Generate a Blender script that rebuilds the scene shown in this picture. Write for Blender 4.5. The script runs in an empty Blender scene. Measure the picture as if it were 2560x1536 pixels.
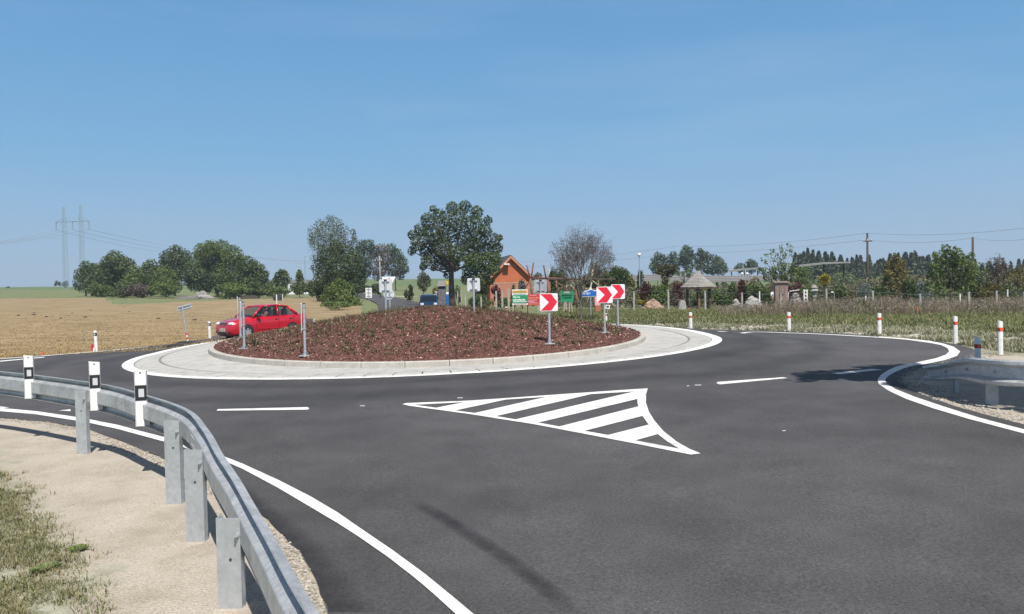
import bpy, bmesh, math, random
from mathutils import Vector, Matrix, Euler, noise
from mathutils.geometry import delaunay_2d_cdt
R = math.radians
SC = bpy.context.scene
COL = SC.collection
# ------------------------------------------------ camera, sky, sun, exposure
HC = 1.8; F = 2000.0
cam_d = bpy.data.cameras.new('camera'); cam = bpy.data.objects.new('camera', cam_d); COL.objects.link(cam)
cam_d.sensor_width = 36; cam_d.lens = 36*F/2560; cam_d.clip_end = 6000; cam_d.clip_start = 0.05
CR = Matrix.Rotation(R(90-1.318), 3, 'X') @ Matrix.Rotation(R(-1.2), 3, 'Z')
cam.matrix_world = Matrix.Translation((0, 0, HC)) @ CR.to_4x4()
SC.camera = cam
SUN = Vector((0.19, -0.60, 1.0)).normalized()          # direction towards the sun
elev = math.asin(SUN.z); azim = math.atan2(SUN.x, SUN.y)
w = bpy.data.worlds.new('World'); SC.world = w; w.use_nodes = True
nt = w.node_tree
sky = nt.nodes.new('ShaderNodeTexSky'); sky.sky_type = 'NISHITA'; sky.sun_disc = False
sky.sun_elevation = elev; sky.sun_rotation = azim; sky.altitude = 300
sky.air_density = 1.0; sky.dust_density = 1.1; sky.ozone_density = 1.6
bg = nt.nodes['Background']; bg.inputs['Strength'].default_value = 0.115
g = nt.nodes.new('ShaderNodeTexCoord'); sp = nt.nodes.new('ShaderNodeSeparateXYZ'); nt.links.new(g.outputs['Generated'], sp.inputs[0])
rp = nt.nodes.new('ShaderNodeValToRGB'); nt.links.new(sp.outputs[2], rp.inputs[0]); e = rp.color_ramp.elements
SK = [(0, (.34, .49, .69)), (.05, (.275, .465, .695)), (.16, (.155, .40, .67)), (.36, (.09, .295, .585)), (.48, (.085, .17, .32)), (.62, (.07, .08, .125)), (1, (.055, .055, .075))]
e[0].position = 0; e[0].color = (*SK[0][1], 1); e[1].position = 1; e[1].color = (*SK[-1][1], 1)
for p, c in SK[1:-1]: q = e.new(p); q.color = (*c, 1)
# thin high streaks of cirrus
mp = nt.nodes.new('ShaderNodeMapping'); mp.inputs['Scale'].default_value = (1.2, 1.2, 9); mp.inputs['Rotation'].default_value = (0, .28, 0); nt.links.new(g.outputs['Generated'], mp.inputs[0])
nz = nt.nodes.new('ShaderNodeTexNoise'); nz.inputs['Scale'].default_value = 2.2; nz.inputs['Detail'].default_value = 6; nt.links.new(mp.outputs[0], nz.inputs['Vector'])
mr = nt.nodes.new('ShaderNodeMapRange'); mr.inputs[1].default_value = .48; mr.inputs[2].default_value = .8; mr.inputs[3].default_value = 0; mr.inputs[4].default_value = .18; nt.links.new(nz.outputs[0], mr.inputs[0])
mc = nt.nodes.new('ShaderNodeMix'); mc.data_type = 'RGBA'; nt.links.new(mr.outputs[0], mc.inputs[0]); nt.links.new(rp.outputs[0], mc.inputs[6]); mc.inputs[7].default_value = (.5, .6, .75, 1)
gain = nt.nodes.new('ShaderNodeVectorMath'); gain.operation = 'SCALE'; nt.links.new(mc.outputs[2], gain.inputs[0]); gain.inputs['Scale'].default_value = .65/.115
mx = nt.nodes.new('ShaderNodeMix'); mx.data_type = 'RGBA'; mx.inputs[0].default_value = .88
nt.links.new(sky.outputs[0], mx.inputs[6]); nt.links.new(gain.outputs[0], mx.inputs[7]); nt.links.new(mx.outputs[2], bg.inputs[0])
sd = bpy.data.lights.new('sun', 'SUN'); sd.energy = 3.9; sd.angle = R(0.53); sd.color = (1, .95, .88)
so = bpy.data.objects.new('sun', sd); COL.objects.link(so)
so.rotation_euler = SUN.to_track_quat('Z', 'Y').to_euler(); so.location = (0, 0, 30)
SC.view_settings.view_transform = 'Standard'; SC.view_settings.look = 'None'
SC.view_settings.exposure = 0.68; SC.view_settings.gamma = 1

# ------------------------------------------------ helpers
rnd = random.Random(7)
def U(a, b): return rnd.uniform(a, b)
def tag(o, label=None, cat=None, group=None, kind=None):
    if label: o['label'] = label
    if cat: o['category'] = cat
    if group: o['group'] = group
    if kind: o['kind'] = kind
    return o
def thing(name, label, cat, loc=(0, 0, 0), rz=0, group=None, rot=None):
    o = bpy.data.objects.new(name, None); COL.objects.link(o); o.empty_display_size = .2
    o.location = loc; o.rotation_euler = rot or (0, 0, rz)
    return tag(o, label, cat, group)
def copy_tree(o, parent=None, loc=None, rz=None, scale=None, label=None):
    c = o.copy(); COL.objects.link(c)
    if parent is not None: c.parent = parent
    if loc is not None: c.location = loc
    if rz is not None: c.rotation_euler = (0, 0, rz)
    if scale is not None: c.scale = scale if hasattr(scale, '__len__') else (scale,)*3
    if label: c['label'] = label
    for ch in list(o.children): copy_tree(ch, c)
    return c
class MB:
    def __init__(s): s.v = []; s.f = []; s.m = []; s.cm = 0
    def add(s, vs, fs):
        n = len(s.v); s.v += [tuple(v) for v in vs]; s.f += [tuple(i+n for i in f) for f in fs]; s.m += [s.cm]*len(fs); return s
    def poly(s, pts): return s.add(pts, [tuple(range(len(pts)))])
    def box(s, c, d, rot=None, taper=1.0):
        x, y, z = d[0]/2, d[1]/2, d[2]/2; c = Vector(c)
        vs = [Vector((sx*x*(taper if sz > 0 else 1), sy*y*(taper if sz > 0 else 1), sz*z)) for sz in (-1, 1) for sy in (-1, 1) for sx in (-1, 1)]
        if rot is not None:
            vs = [rot @ v for v in vs]
        return s.add([c+v for v in vs], [(0, 2, 3, 1), (4, 5, 7, 6), (0, 1, 5, 4), (2, 6, 7, 3), (0, 4, 6, 2), (1, 3, 7, 5)])
    def tube(s, path, r, n=8, cap=True):
        path = [Vector(p) for p in path]; rs = r if hasattr(r, '__len__') else [r]*len(path)
        rings = []; 
        for i, p in enumerate(path):
            d = (path[min(i+1, len(path)-1)]-path[max(i-1, 0)])
            if d.length < 1e-9: d = Vector((0, 0, 1))
            d.normalize(); a = d.cross(Vector((0, 0, 1)) if abs(d.z) < .9 else Vector((1, 0, 0))).normalized(); b = d.cross(a)
            rings.append([p+(a*math.cos(2*math.pi*k/n)+b*math.sin(2*math.pi*k/n))*rs[i] for k in range(n)])
        vs = [v for q in rings for v in q]; fs = []
        for i in range(len(path)-1):
            for k in range(n):
                fs.append((i*n+k, i*n+(k+1) % n, (i+1)*n+(k+1) % n, (i+1)*n+k))
        if cap: fs += [tuple(range(n))[::-1], tuple((len(path)-1)*n+k for k in range(n))]
        return s.add(vs, fs)
    def ball(s, c, r, n=10, m=7):
        r = r if hasattr(r, '__len__') else (r, r, r); c = Vector(c); vs = []; fs = []
        for i in range(m+1):
            t = math.pi*i/m
            for k in range(n):
                a = 2*math.pi*k/n; vs.append(c+Vector((r[0]*math.sin(t)*math.cos(a), r[1]*math.sin(t)*math.sin(a), r[2]*math.cos(t))))
        for i in range(m):
            for k in range(n): fs.append((i*n+k, (i+1)*n+k, (i+1)*n+(k+1) % n, i*n+(k+1) % n))
        return s.add(vs, fs)
    def extr(s, poly, thick, M):
        """2D polygon (x,z) extruded along local y by thick, transformed by matrix M"""
        n = len(poly); a = [M @ Vector((p[0], -thick/2, p[1])) for p in poly]; b = [M @ Vector((p[0], thick/2, p[1])) for p in poly]
        return s.add(a+b, [tuple(range(n)), tuple(range(n, 2*n))[::-1]]+[(i, i+n, (i+1) % n+n, (i+1) % n) for i in range(n)])
    def build(s, name, mat, parent=None, smooth=False, bevel=0, bseg=2, auto=False):
        me = bpy.data.meshes.new(name); me.from_pydata(s.v, [], s.f)
        for m in (mat if isinstance(mat, (list, tuple)) else [mat]): me.materials.append(m)
        if any(s.m): me.polygons.foreach_set('material_index', s.m)
        if smooth: me.polygons.foreach_set('use_smooth', [True]*len(me.polygons))
        me.update()
        if smooth and auto: me.set_sharp_from_angle(angle=R(40))
        o = bpy.data.objects.new(name, me); COL.objects.link(o)
        if parent: o.parent = parent
        if bevel:
            b = o.modifiers.new('bevel', 'BEVEL'); b.width = bevel; b.segments = bseg; b.limit_method = 'ANGLE'
        return o
# ---- materials
def mat(name, cols, scale=5, detail=4, rough=.8, metal=0, bump=0, bscale=None, stretch=None, fine=None, spec=None, coat=0, obj=False, pos=None, islands=0, trans=0, coordrot=0):
    m = bpy.data.materials.new(name); m.use_nodes = True; t = m.node_tree; N = t.nodes; L = t.links
    b = N['Principled BSDF']; b.inputs['Roughness'].default_value = rough; b.inputs['Metallic'].default_value = metal
    if spec is not None: b.inputs['Specular IOR Level'].default_value = spec
    if coat: b.inputs['Coat Weight'].default_value = coat; b.inputs['Coat Roughness'].default_value = .05
    if not isinstance(cols[0], (tuple, list)): cols = [cols]
    g = N.new('ShaderNodeTexCoord'); vec = g.outputs['Object']
    if stretch:
        mp = N.new('ShaderNodeMapping'); mp.inputs['Scale'].default_value = stretch; mp.inputs['Rotation'].default_value = (0, 0, coordrot)
        L.new(vec, mp.inputs[0]); vec = mp.outputs[0]
    col = None
    if len(cols) > 1:
        n = N.new('ShaderNodeTexNoise'); n.inputs['Scale'].default_value = scale; n.inputs['Detail'].default_value = detail; n.inputs['Roughness'].default_value = .65
        L.new(vec, n.inputs['Vector'])
        r = N.new('ShaderNodeValToRGB'); e = r.color_ramp.elements
        ps = pos or [.33+.34*i/(len(cols)-1) for i in range(len(cols))]
        e[0].position = ps[0]; e[1].position = ps[-1]
        for p in ps[1:-1]: e.new(p)
        for i, c in enumerate(cols): e[i].color = (*c, 1)
        if islands:
            gi = N.new('ShaderNodeNewGeometry'); mx = N.new('ShaderNodeMix'); mx.data_type = 'FLOAT'; mx.inputs[0].default_value = islands
            L.new(n.outputs[0], mx.inputs[2])
            mr = N.new('ShaderNodeMapRange'); mr.inputs[3].default_value = .2; mr.inputs[4].default_value = .8
            L.new(gi.outputs['Random Per Island'], mr.inputs[0]); L.new(mr.outputs[0], mx.inputs[3]); L.new(mx.outputs[0], r.inputs[0])
        else: L.new(n.outputs[0], r.inputs[0])
        col = r.outputs[0]
    if fine:      # (scale, amount): multiplies brightness with fine noise
        n2 = N.new('ShaderNodeTexNoise'); n2.inputs['Scale'].default_value = fine[0]; n2.inputs['Detail'].default_value = 3; n2.inputs['Roughness'].default_value = .7
        L.new(g.outputs['Object'], n2.inputs['Vector'])
        mr = N.new('ShaderNodeMapRange'); mr.inputs[1].default_value = .3; mr.inputs[2].default_value = .7
        mr.inputs[3].default_value = 1-fine[1]; mr.inputs[4].default_value = 1+fine[1]; L.new(n2.outputs[0], mr.inputs[0])
        vm = N.new('ShaderNodeVectorMath'); vm.operation = 'SCALE'
        if col: L.new(col, vm.inputs[0])
        else: vm.inputs[0].default_value = cols[0]
        L.new(mr.outputs[0], vm.inputs['Scale']); col = vm.outputs[0]
    if col: L.new(col, b.inputs['Base Color'])
    else: b.inputs['Base Color'].default_value = (*cols[0], 1)
    if bump:
        n3 = N.new('ShaderNodeTexNoise'); n3.inputs['Scale'].default_value = bscale or scale*3; n3.inputs['Detail'].default_value = 4
        L.new(vec, n3.inputs['Vector'])
        bp = N.new('ShaderNodeBump'); bp.inputs['Strength'].default_value = 1; bp.inputs['Distance'].default_value = bump
        L.new(n3.outputs[0], bp.inputs['Height']); L.new(bp.outputs[0], b.inputs['Normal'])
    if trans:
        tr = N.new('ShaderNodeBsdfTranslucent'); ms = N.new('ShaderNodeMixShader'); ms.inputs[0].default_value = trans
        if col: L.new(col, tr.inputs[0])
        else: tr.inputs[0].default_value = (*cols[0], 1)
        L.new(b.outputs[0], ms.inputs[1]); L.new(tr.outputs[0], ms.inputs[2]); L.new(ms.outputs[0], N['Material Output'].inputs[0])
    m['col'] = 1
    return m
# ------------------------------------------------ land form
GX, GY = .017, .003
CX, CY, RO, RK = -2.54, 25.4, 8.9, 6.68
def yht(u): return 722-.02095*(u-1280)
PROF = [(-600, 28, [(45, 850), (80, 800), (130, 770), (190, 757), (350, 737), (550, 729), (900, 733)]),
 (0, 28, [(45, 836), (80, 785), (120, 763), (170, 746), (350, 724), (550, 718.5), (900, 722)]),
 (300, 31, [(45, 830), (80, 783), (120, 761), (170, 744), (350, 722), (550, 716), (900, 720)]),
 (600, 45, [(60, 800), (90, 768), (130, 752), (170, 746), (300, 728), (550, 708), (900, 711)]),
 (900, 44, [(60, 795), (90, 764), (130, 750), (170, 742), (300, 722), (550, 699), (900, 702)]),
 (1100, 43, [(60, 790), (90, 768), (130, 757), (200, 735), (300, 720), (550, 697), (900, 700)]),
 (1300, 42, [(50, 798), (70, 776), (90, 769), (130, 762), (200, 742), (550, 698), (900, 700)]),
 (1600, 38.5, [(48, 797), (60, 782), (75, 774), (100, 767), (150, 755), (300, 715), (550, 688), (900, 690)]),
 (1900, 35, [(45, 801), (60, 781), (75, 773), (100, 765), (150, 752), (300, 725), (550, 700), (900, 702)]),
 (2300, 29.5, [(40, 803), (60, 780), (75, 773), (100, 766), (150, 755), (300, 735), (550, 715), (900, 717)]),
 (2700, 26, [(35, 806), (50, 788), (75, 775), (100, 767), (300, 738), (550, 720), (900, 722)]),
 (4200, 24, [(35, 806), (50, 788), (75, 775), (100, 767), (300, 738), (550, 720), (900, 722)])]
def smooth01(t): t = max(0, min(1, t)); return t*t*(3-2*t)
def zbase(x, y):
    p = GX*x+GY*y
    if y < 5: return p
    D = .281-.0165*y-.017*x
    m = (D-math.sqrt(D*D+.0016))/2
    if D > .3: return p
    r = math.hypot(x-CX, y-CY)
    m = max(m, -.55)
    return p+m*smooth01((r-RO)/4)
def zcol(c, y, x):
    u0, ys, pr = c
    if y <= ys: return zbase(x, y)
    x0 = (u0-1280)/2000*ys
    e0 = (zbase(x0, ys)-HC)*2000/ys
    y0 = ys
    for (y1, s) in pr:
        e1 = yht(u0)-s
        if y <= y1:
            t = (math.log(y)-math.log(y0))/(math.log(y1)-math.log(y0))
            return HC+(e0+(e1-e0)*t)*y/2000
        y0, e0 = y1, e1
    return HC+e0*y/2000
def terr(x, y):
    if y < 20: return zbase(x, y)
    u = 1280+2000*x/y
    if u <= PROF[0][0]: return zcol(PROF[0], y, x)
    if u >= PROF[-1][0]: return zcol(PROF[-1], y, x)
    for i in range(len(PROF)-1):
        if u <= PROF[i+1][0]: break
    t = (u-PROF[i][0])/(PROF[i+1][0]-PROF[i][0]); t = smooth01(t)
    z = zcol(PROF[i], y, x)*(1-t)+zcol(PROF[i+1], y, x)*t
    if y > 60: z += .0012*(y-60)**.9*noise.noise(Vector((x*.05, y*.03, 3)))
    return z
def zout(th): return .03+.22*max(0, math.sin(th))+.12*max(0, math.cos(th-R(150)))**2
def hroad(x, y):
    r = math.hypot(x-CX, y-CY); z = terr(x, y)
    if r < RO+1.6:
        zo = zout(math.atan2(y-CY, x-CX))-.03
        z += zo*(1 if r < RO else 1-smooth01((r-RO)/1.6))
    return z
def zkerb(th, extra=0): # top of the island kerb (absolute height)
    return .36+.22*math.sin(th)
def hall(x, y):
    r = math.hypot(x-CX, y-CY)
    if r > RO: return hroad(x, y)
    th = math.atan2(y-CY, x-CX)
    if r < RK-.14:
        q = r/(RK-.14)
        return .36+.22*(r*math.sin(th))/RK-.02+.93*(1-q**1.22)
    zo = GX*(CX+RO*math.cos(th))+GY*(CY+RO*math.sin(th))+zout(th)
    zk = zkerb(th)-.14
    if r < RK: return zk+.14
    t = (r-RK)/(RO-.28-RK); return zk+(zo-zk)*min(1, t)
def ray(px, py): return CR @ Vector(((px-1280)/F, (768-py)/F, -1))
def hit(px, py, h=hall, tmax=900):
    d = ray(px, py); d = d/d.y; t0 = 1.5; t = t0; O = Vector((0, 0, HC))
    while t < tmax:
        t1 = t*1.012; p = O+d*t1
        if p.z < h(p.x, p.y):
            a, b = t, t1
            for _ in range(24):
                c = (a+b)/2; q = O+d*c
                if q.z < h(q.x, q.y): b = c
                else: a = c
            q = O+d*b; return Vector((q.x, q.y, h(q.x, q.y)))
        t = t1
    q = O+d*tmax; return q
def at(px, py, Y):
    d = ray(px, py); return Vector((0, 0, HC))+d*(Y/d.y)
def gnd(px, Y, py=760):
    p = at(px, py, Y); return Vector((p.x, p.y, hall(p.x, p.y)))
def pin(p, pl):
    c = False; j = len(pl)-1
    for i in range(len(pl)):
        a, b = pl[i], pl[j]
        if (a[1] > p[1]) != (b[1] > p[1]) and p[0] < (b[0]-a[0])*(p[1]-a[1])/(b[1]-a[1])+a[0]: c = not c
        j = i
    return c
def drape(name, poly, m, off, grid=1.0, holes=(), h=hroad, extra=(), kind='structure', maxy=None):
    poly = [Vector((p[0], p[1])) for p in poly]
    def inside(p, pl):
        c = False; j = len(pl)-1
        for i in range(len(pl)):
            a, b = pl[i], pl[j]
            if (a[1] > p[1]) != (b[1] > p[1]) and p[0] < (b[0]-a[0])*(p[1]-a[1])/(b[1]-a[1])+a[0]: c = not c
            j = i
        return c
    vs = list(poly); n = len(vs); es = [(i, (i+1) % n) for i in range(n)]
    for hl in holes:
        k = len(vs); vs += [Vector((p[0], p[1])) for p in hl]; es += [(k+i, k+(i+1) % len(hl)) for i in range(len(hl))]
    if grid:
        x0 = min(p.x for p in poly); x1 = max(p.x for p in poly); y0 = min(p.y for p in poly); y1 = max(p.y for p in poly)
        y = y0+grid/2
        while y < y1:
            x = x0+grid/2
            while x < x1:
                if inside((x, y), poly): vs.append(Vector((x, y)))
                x += grid
            y += grid
        vs += [Vector((p[0], p[1])) for p in extra if inside(p, poly)]
    V, E, Fc, *_ = delaunay_2d_cdt(vs, es, [], 1, 1e-5)
    mb = MB(); fs = []
    for f in Fc:
        c = sum((V[i] for i in f), Vector((0, 0)))/len(f)
        if not inside(c, poly) or any(inside(c, hl) for hl in holes): continue
        a = V[f[0]]; b = V[f[1]]; d = V[f[2]]
        if (b-a).cross(d-a) < 0: f = f[::-1]
        fs.append(tuple(f))
    mb.add([(p.x, p.y, h(p.x, p.y)+off) for p in V], fs)
    o = mb.build(name, m, smooth=True)
    return tag(o, kind=kind) if kind else o
def spline(pts, k=6, closed=False):
    out = []; n = len(pts); P = [Vector(p) for p in pts]
    rng = range(n if closed else n-1)
    for i in rng:
        p0 = P[(i-1) % n] if closed or i > 0 else P[0]*2-P[1]
        p1 = P[i]; p2 = P[(i+1) % n]
        p3 = P[(i+2) % n] if closed or i+2 < n else P[-1]*2-P[-2]
        for j in range(k):
            t = j/k
            out.append(.5*((2*p1)+(p2-p0)*t+(2*p0-5*p1+4*p2-p3)*t*t+(3*p1-p0-3*p2+p3)*t*t*t))
    if not closed: out.append(P[-1])
    return out
S = 2560/2473
def H2(pts, h=hroad): return [hit(*p, h=h).to_2d() for p in pts]
# ------------------------------------------------ materials
M = {}
M['grass'] = mat('grass', [(.085, .11, .045), (.145, .17, .07), (.23, .23, .115)], 1.3, 8, .95, bump=.05, bscale=9, fine=(14, .35))
M['hill'] = mat('hill', [(.09, .14, .045), (.12, .17, .06)], .05, 4, .95, fine=(.6, .15))
M['stubble'] = mat('stubble', [(.175, .125, .062), (.265, .196, .102), (.345, .27, .155)], .9, 8, .95, bump=.09, bscale=3.5, stretch=(.28, 1.25, 1), fine=(6, .30), coordrot=R(-9), pos=[.36, .5, .66])
M['rubble'] = mat('rubble', [(.15, .155, .085), (.26, .25, .175), (.38, .355, .28)], 1.6, 8, .95, bump=.08, bscale=7, fine=(16, .35))
M['soil'] = mat('soil', [(.17, .185, .11), (.33, .33, .26), (.42, .38, .29)], 2.2, 8, .95, bump=.03, bscale=25, fine=(60, .25))
M['sand'] = mat('sand', [(.33, .285, .225), (.40, .35, .285), (.445, .40, .335)], 1.6, 8, .95, bump=.014, bscale=55, fine=(75, .32))
M['white_paint'] = mat('white_paint', [(.44, .43, .42), (.66, .66, .64), (.76, .76, .74)], 3.5, 9, .75, fine=(55, .26), bump=.003, bscale=150, pos=[.30, .42, .6])
M['paver'] = mat('paver', [(.33, .325, .31), (.41, .405, .385), (.46, .455, .435)], 2.5, 8, .9, bump=.006, bscale=60, fine=(18, .14))
M['concrete'] = mat('concrete', [(.36, .34, .30), (.47, .45, .41)], 3, 7, .9, bump=.004, bscale=60, fine=(25, .14))
M['slot'] = mat('slot', (.05, .05, .05), rough=.9)
M['mulch'] = mat('mulch', [(.055, .021, .016), (.118, .048, .036), (.185, .09, .068)], 9, 8, .95, bump=.05, bscale=14, fine=(28, .5))
M['galv'] = mat('galv', [(.36, .37, .38), (.47, .48, .49), (.56, .57, .58)], 5, 8, .5, metal=.45, bump=.0015, bscale=30, fine=(26, .16))
M['post'] = mat('post', [(.42, .44, .45), (.52, .54, .55)], 8, 6, .5, metal=.45, fine=(24, .10))
M['galv_dull'] = mat('galv_dull', [(.38, .40, .42), (.52, .54, .56)], 4, 5, .55, metal=.5, fine=(14, .12))
M['white'] = mat('white', [(.56, .55, .52), (.72, .72, .70), (.8, .8, .79)], 4, 8, .5, fine=(25, .06), pos=[.28, .42, .55])
M['black'] = mat('black', (.02, .02, .022), rough=.5)
M['reflector'] = mat('reflector', (.55, .55, .58), rough=.25, fine=(60, .15))
M['orange'] = mat('orange', (.75, .10, .03), rough=.4)
M['red'] = mat('red', (.70, .018, .045), rough=.35)
M['signwhite'] = mat('signwhite', (.78, .78, .80), rough=.4, fine=(4, .04))
M['bandred'] = mat('bandred', (.42, .035, .02), rough=.5)
M['rubber'] = mat('rubber', [(.035, .035, .035), (.07, .068, .065)], 5, 5, .85)
M['tyre'] = mat('tyre', (.025, .025, .027), rough=.8)
M['signback'] = mat('signback', [(.60, .63, .66), (.70, .72, .74)], 3, 4, .5, metal=.2)
def sand_soil():
    m = M['sand'].copy(); m.name = 'sand_with_soil'; t = m.node_tree; N = t.nodes; L = t.links; b = N['Principled BSDF']
    A = hit(0, 1165); B = hit(232, 1520); n = Vector((B.y-A.y, -(B.x-A.x))).normalized()
    if n.x > 0: n = -n
    c = -(n.x*A.x+n.y*A.y)
    g = N.new('ShaderNodeTexCoord'); d = N.new('ShaderNodeVectorMath'); d.operation = 'DOT_PRODUCT'; d.inputs[1].default_value = (n.x, n.y, 0); L.new(g.outputs['Object'], d.inputs[0])
    z = N.new('ShaderNodeTexNoise'); z.inputs['Scale'].default_value = 1.6; z.inputs['Detail'].default_value = 9; z.inputs['Roughness'].default_value = .7; L.new(g.outputs['Object'], z.inputs['Vector'])
    s = N.new('ShaderNodeMath'); s.operation = 'MULTIPLY_ADD'; L.new(z.outputs[0], s.inputs[0]); s.inputs[1].default_value = 1.6; L.new(d.outputs['Value'], s.inputs[2])
    r = N.new('ShaderNodeMapRange'); r.inputs[1].default_value = -c+.62; r.inputs[2].default_value = -c+1.0; L.new(s.outputs[0], r.inputs[0])
    z2 = N.new('ShaderNodeTexNoise'); z2.inputs['Scale'].default_value = 5; z2.inputs['Detail'].default_value = 8; L.new(g.outputs['Object'], z2.inputs['Vector'])
    q = N.new('ShaderNodeValToRGB'); e = q.color_ramp.elements; e[0].position = .35; e[0].color = (.17, .18, .11, 1); e[1].position = .62; e[1].color = (.36, .355, .27, 1); L.new(z2.outputs[0], q.inputs[0])
    src = b.inputs['Base Color'].links[0].from_socket; mx = N.new('ShaderNodeMix'); mx.data_type = 'RGBA'
    L.new(r.outputs[0], mx.inputs[0]); L.new(src, mx.inputs[6]); L.new(q.outputs[0], mx.inputs[7]); L.new(mx.outputs[2], b.inputs['Base Color']); return m
M['sand_soil'] = sand_soil()
# asphalt with polished wheel tracks running round the island
def asphalt():
    m = bpy.data.materials.new('asphalt'); m.use_nodes = True; t = m.node_tree; N = t.nodes; L = t.links; b = N['Principled BSDF']
    g = N.new('ShaderNodeTexCoord')
    def noi(sc, det, ro=.6):
        n = N.new('ShaderNodeTexNoise'); n.inputs['Scale'].default_value = sc; n.inputs['Detail'].default_value = det; n.inputs['Roughness'].default_value = ro
        L.new(g.outputs['Object'], n.inputs['Vector']); return n.outputs[0]
    def mrange(i, a, b_, c, d):
        r = N.new('ShaderNodeMapRange'); r.inputs[1].default_value = a; r.inputs[2].default_value = b_; r.inputs[3].default_value = c; r.inputs[4].default_value = d
        L.new(i, r.inputs[0]); return r.outputs[0]
    def mth(op, a, b_):
        r = N.new('ShaderNodeMath'); r.operation = op
        for i, x in enumerate((a, b_)):
            if hasattr(x, 'node'): L.new(x, r.inputs[i])
            else: r.inputs[i].default_value = x
        return r.outputs[0]
    big = mrange(noi(.16, 6), .36, .64, .74, 1.24); mid = mrange(noi(1.3, 7, .72), .3, .7, .84, 1.15); fin = mrange(noi(48, 4, .85), .32, .68, .5, 1.55)
    sep = N.new('ShaderNodeSeparateXYZ'); L.new(g.outputs['Object'], sep.inputs[0])
    dx = mth('SUBTRACT', sep.outputs[0], CX); dy = mth('SUBTRACT', sep.outputs[1], CY)
    r = mth('SQRT', mth('ADD', mth('MULTIPLY', dx, dx), mth('MULTIPLY', dy, dy)), 0.)
    r = mth('ADD', r, mrange(noi(.12, 3), .3, .7, -.5, .5))
    rr = N.new('ShaderNodeValToRGB'); L.new(mrange(r, 8.5, 16.5, 0, 1), rr.inputs[0]); e = rr.color_ramp.elements
    seq = [(0, .88), (.07, .80), (.13, .66), (.17, .62), (.22, .86), (.30, .95), (.36, .72), (.40, .70), (.46, .92), (.6, 1), (1, 1)]
    e[0].position = 0; e[0].color = (.88,)*3+(1,); e[1].position = 1; e[1].color = (1, 1, 1, 1)
    for p, v in seq[1:-1]: q = e.new(p); q.color = (v, v, v, 1)
    near = mrange(noi(.5, 3), .35, .6, .5, 1)
    k = mth('MULTIPLY', mth('MULTIPLY', big, mid), mth('MULTIPLY', fin, rr.outputs[0]))
    vo = N.new('ShaderNodeTexVoronoi'); vo.inputs['Scale'].default_value = 38; L.new(g.outputs['Object'], vo.inputs['Vector'])
    sp = mrange(vo.outputs['Distance'], 0, .22, 2.6, 1)      # pale stone chips
    sm = mth('GREATER_THAN', noi(38, 1), .58); spk = mth('ADD', mth('MULTIPLY', mth('SUBTRACT', sp, 1), sm), 1)
    k = mth('MULTIPLY', k, spk)
    vm = N.new('ShaderNodeVectorMath'); vm.operation = 'SCALE'; vm.inputs[0].default_value = (.073, .0705, .073); L.new(k, vm.inputs['Scale'])
    L.new(vm.outputs[0], b.inputs['Base Color']); b.inputs['Roughness'].default_value = .82; b.inputs['Specular IOR Level'].default_value = .35
    bp = N.new('ShaderNodeBump'); bp.inputs['Distance'].default_value = .006; L.new(noi(110, 3, .8), bp.inputs['Height']); L.new(bp.outputs[0], b.inputs['Normal'])
    return m
M['asphalt'] = asphalt()
M['asphalt_dark'] = mat('asphalt_dark', [(.045, .043, .043), (.078, .074, .073)], 3, 6, .9, bump=.01, bscale=70, fine=(60, .45))
M['tyre_mark'] = None
def markmat():
    m = bpy.data.materials.new('tyre_mark'); m.use_nodes = True; t = m.node_tree; N = t.nodes; L = t.links; b = N['Principled BSDF']
    b.inputs['Base Color'].default_value = (.028, .027, .028, 1); b.inputs['Roughness'].default_value = .7
    g = N.new('ShaderNodeTexCoord'); n = N.new('ShaderNodeTexNoise'); n.inputs['Scale'].default_value = 5; n.inputs['Detail'].default_value = 7; n.inputs['Roughness'].default_value = .7
    L.new(g.outputs['Object'], n.inputs['Vector'])
    at_ = N.new('ShaderNodeAttribute'); at_.attribute_name = 'edge'
    mr = N.new('ShaderNodeMapRange'); mr.inputs[1].default_value = .25; mr.inputs[2].default_value = .7; mr.inputs[3].default_value = .15; mr.inputs[4].default_value = .62
    L.new(n.outputs[0], mr.inputs[0]); mu = N.new('ShaderNodeMath'); mu.operation = 'MULTIPLY'; L.new(mr.outputs[0], mu.inputs[0]); L.new(at_.outputs['Fac'], mu.inputs[1])
    L.new(mu.outputs[0], b.inputs['Alpha']); return m
M['tyre_mark'] = markmat()
# ------------------------------------------------ land: one grid, split where the ground cover changes
def frange_geo(a, b, k):
    out = [a]
    while out[-1] < b: out.append(out[-1]*k)
    return out
rows = [-60, -40, -25, -15, -8, -4, 0, 3, 6, 9] + frange_geo(12, 60, 1.018)[0:] + frange_geo(61, 900, 1.03) + [1000, 1300, 1800]
ts = [-3, -2.5, -2, -1.7, -1.4, -1.2, -1.05, -.95, -.88, -.82]+[-.78+.008*i for i in range(195)]+[.80, .85, .9, 1, 1.2, 1.5, 2, 2.5, 3]
ts = sorted(set(round(t, 4) for t in ts))
def patch_y(u):   # far edge of the stubble field
    u += 30*noise.noise(Vector((u*.011, 7, 0)))
    if u < 262: return 166
    pts = [(262, 160), (290, 116), (400, 121), (550, 140), (700, 160), (905, 172)]
    for (a, b), (c, d) in zip(pts, pts[1:]):
        if u <= c: return b+(d-b)*(u-a)/(c-a)
    return 172
YK = [(900, 36.5), (1750, 37), (1980, 33.5), (2250, 28.5), (2500, 22), (2700, 20), (9999, 20)]
def yroad(u):
    for (u0, r0), (u1, r1) in zip(YK, YK[1:]):
        if u <= u1: return r0+(r1-r0)*max(0, u-u0)/(u1-u0)
    return 20
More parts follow.
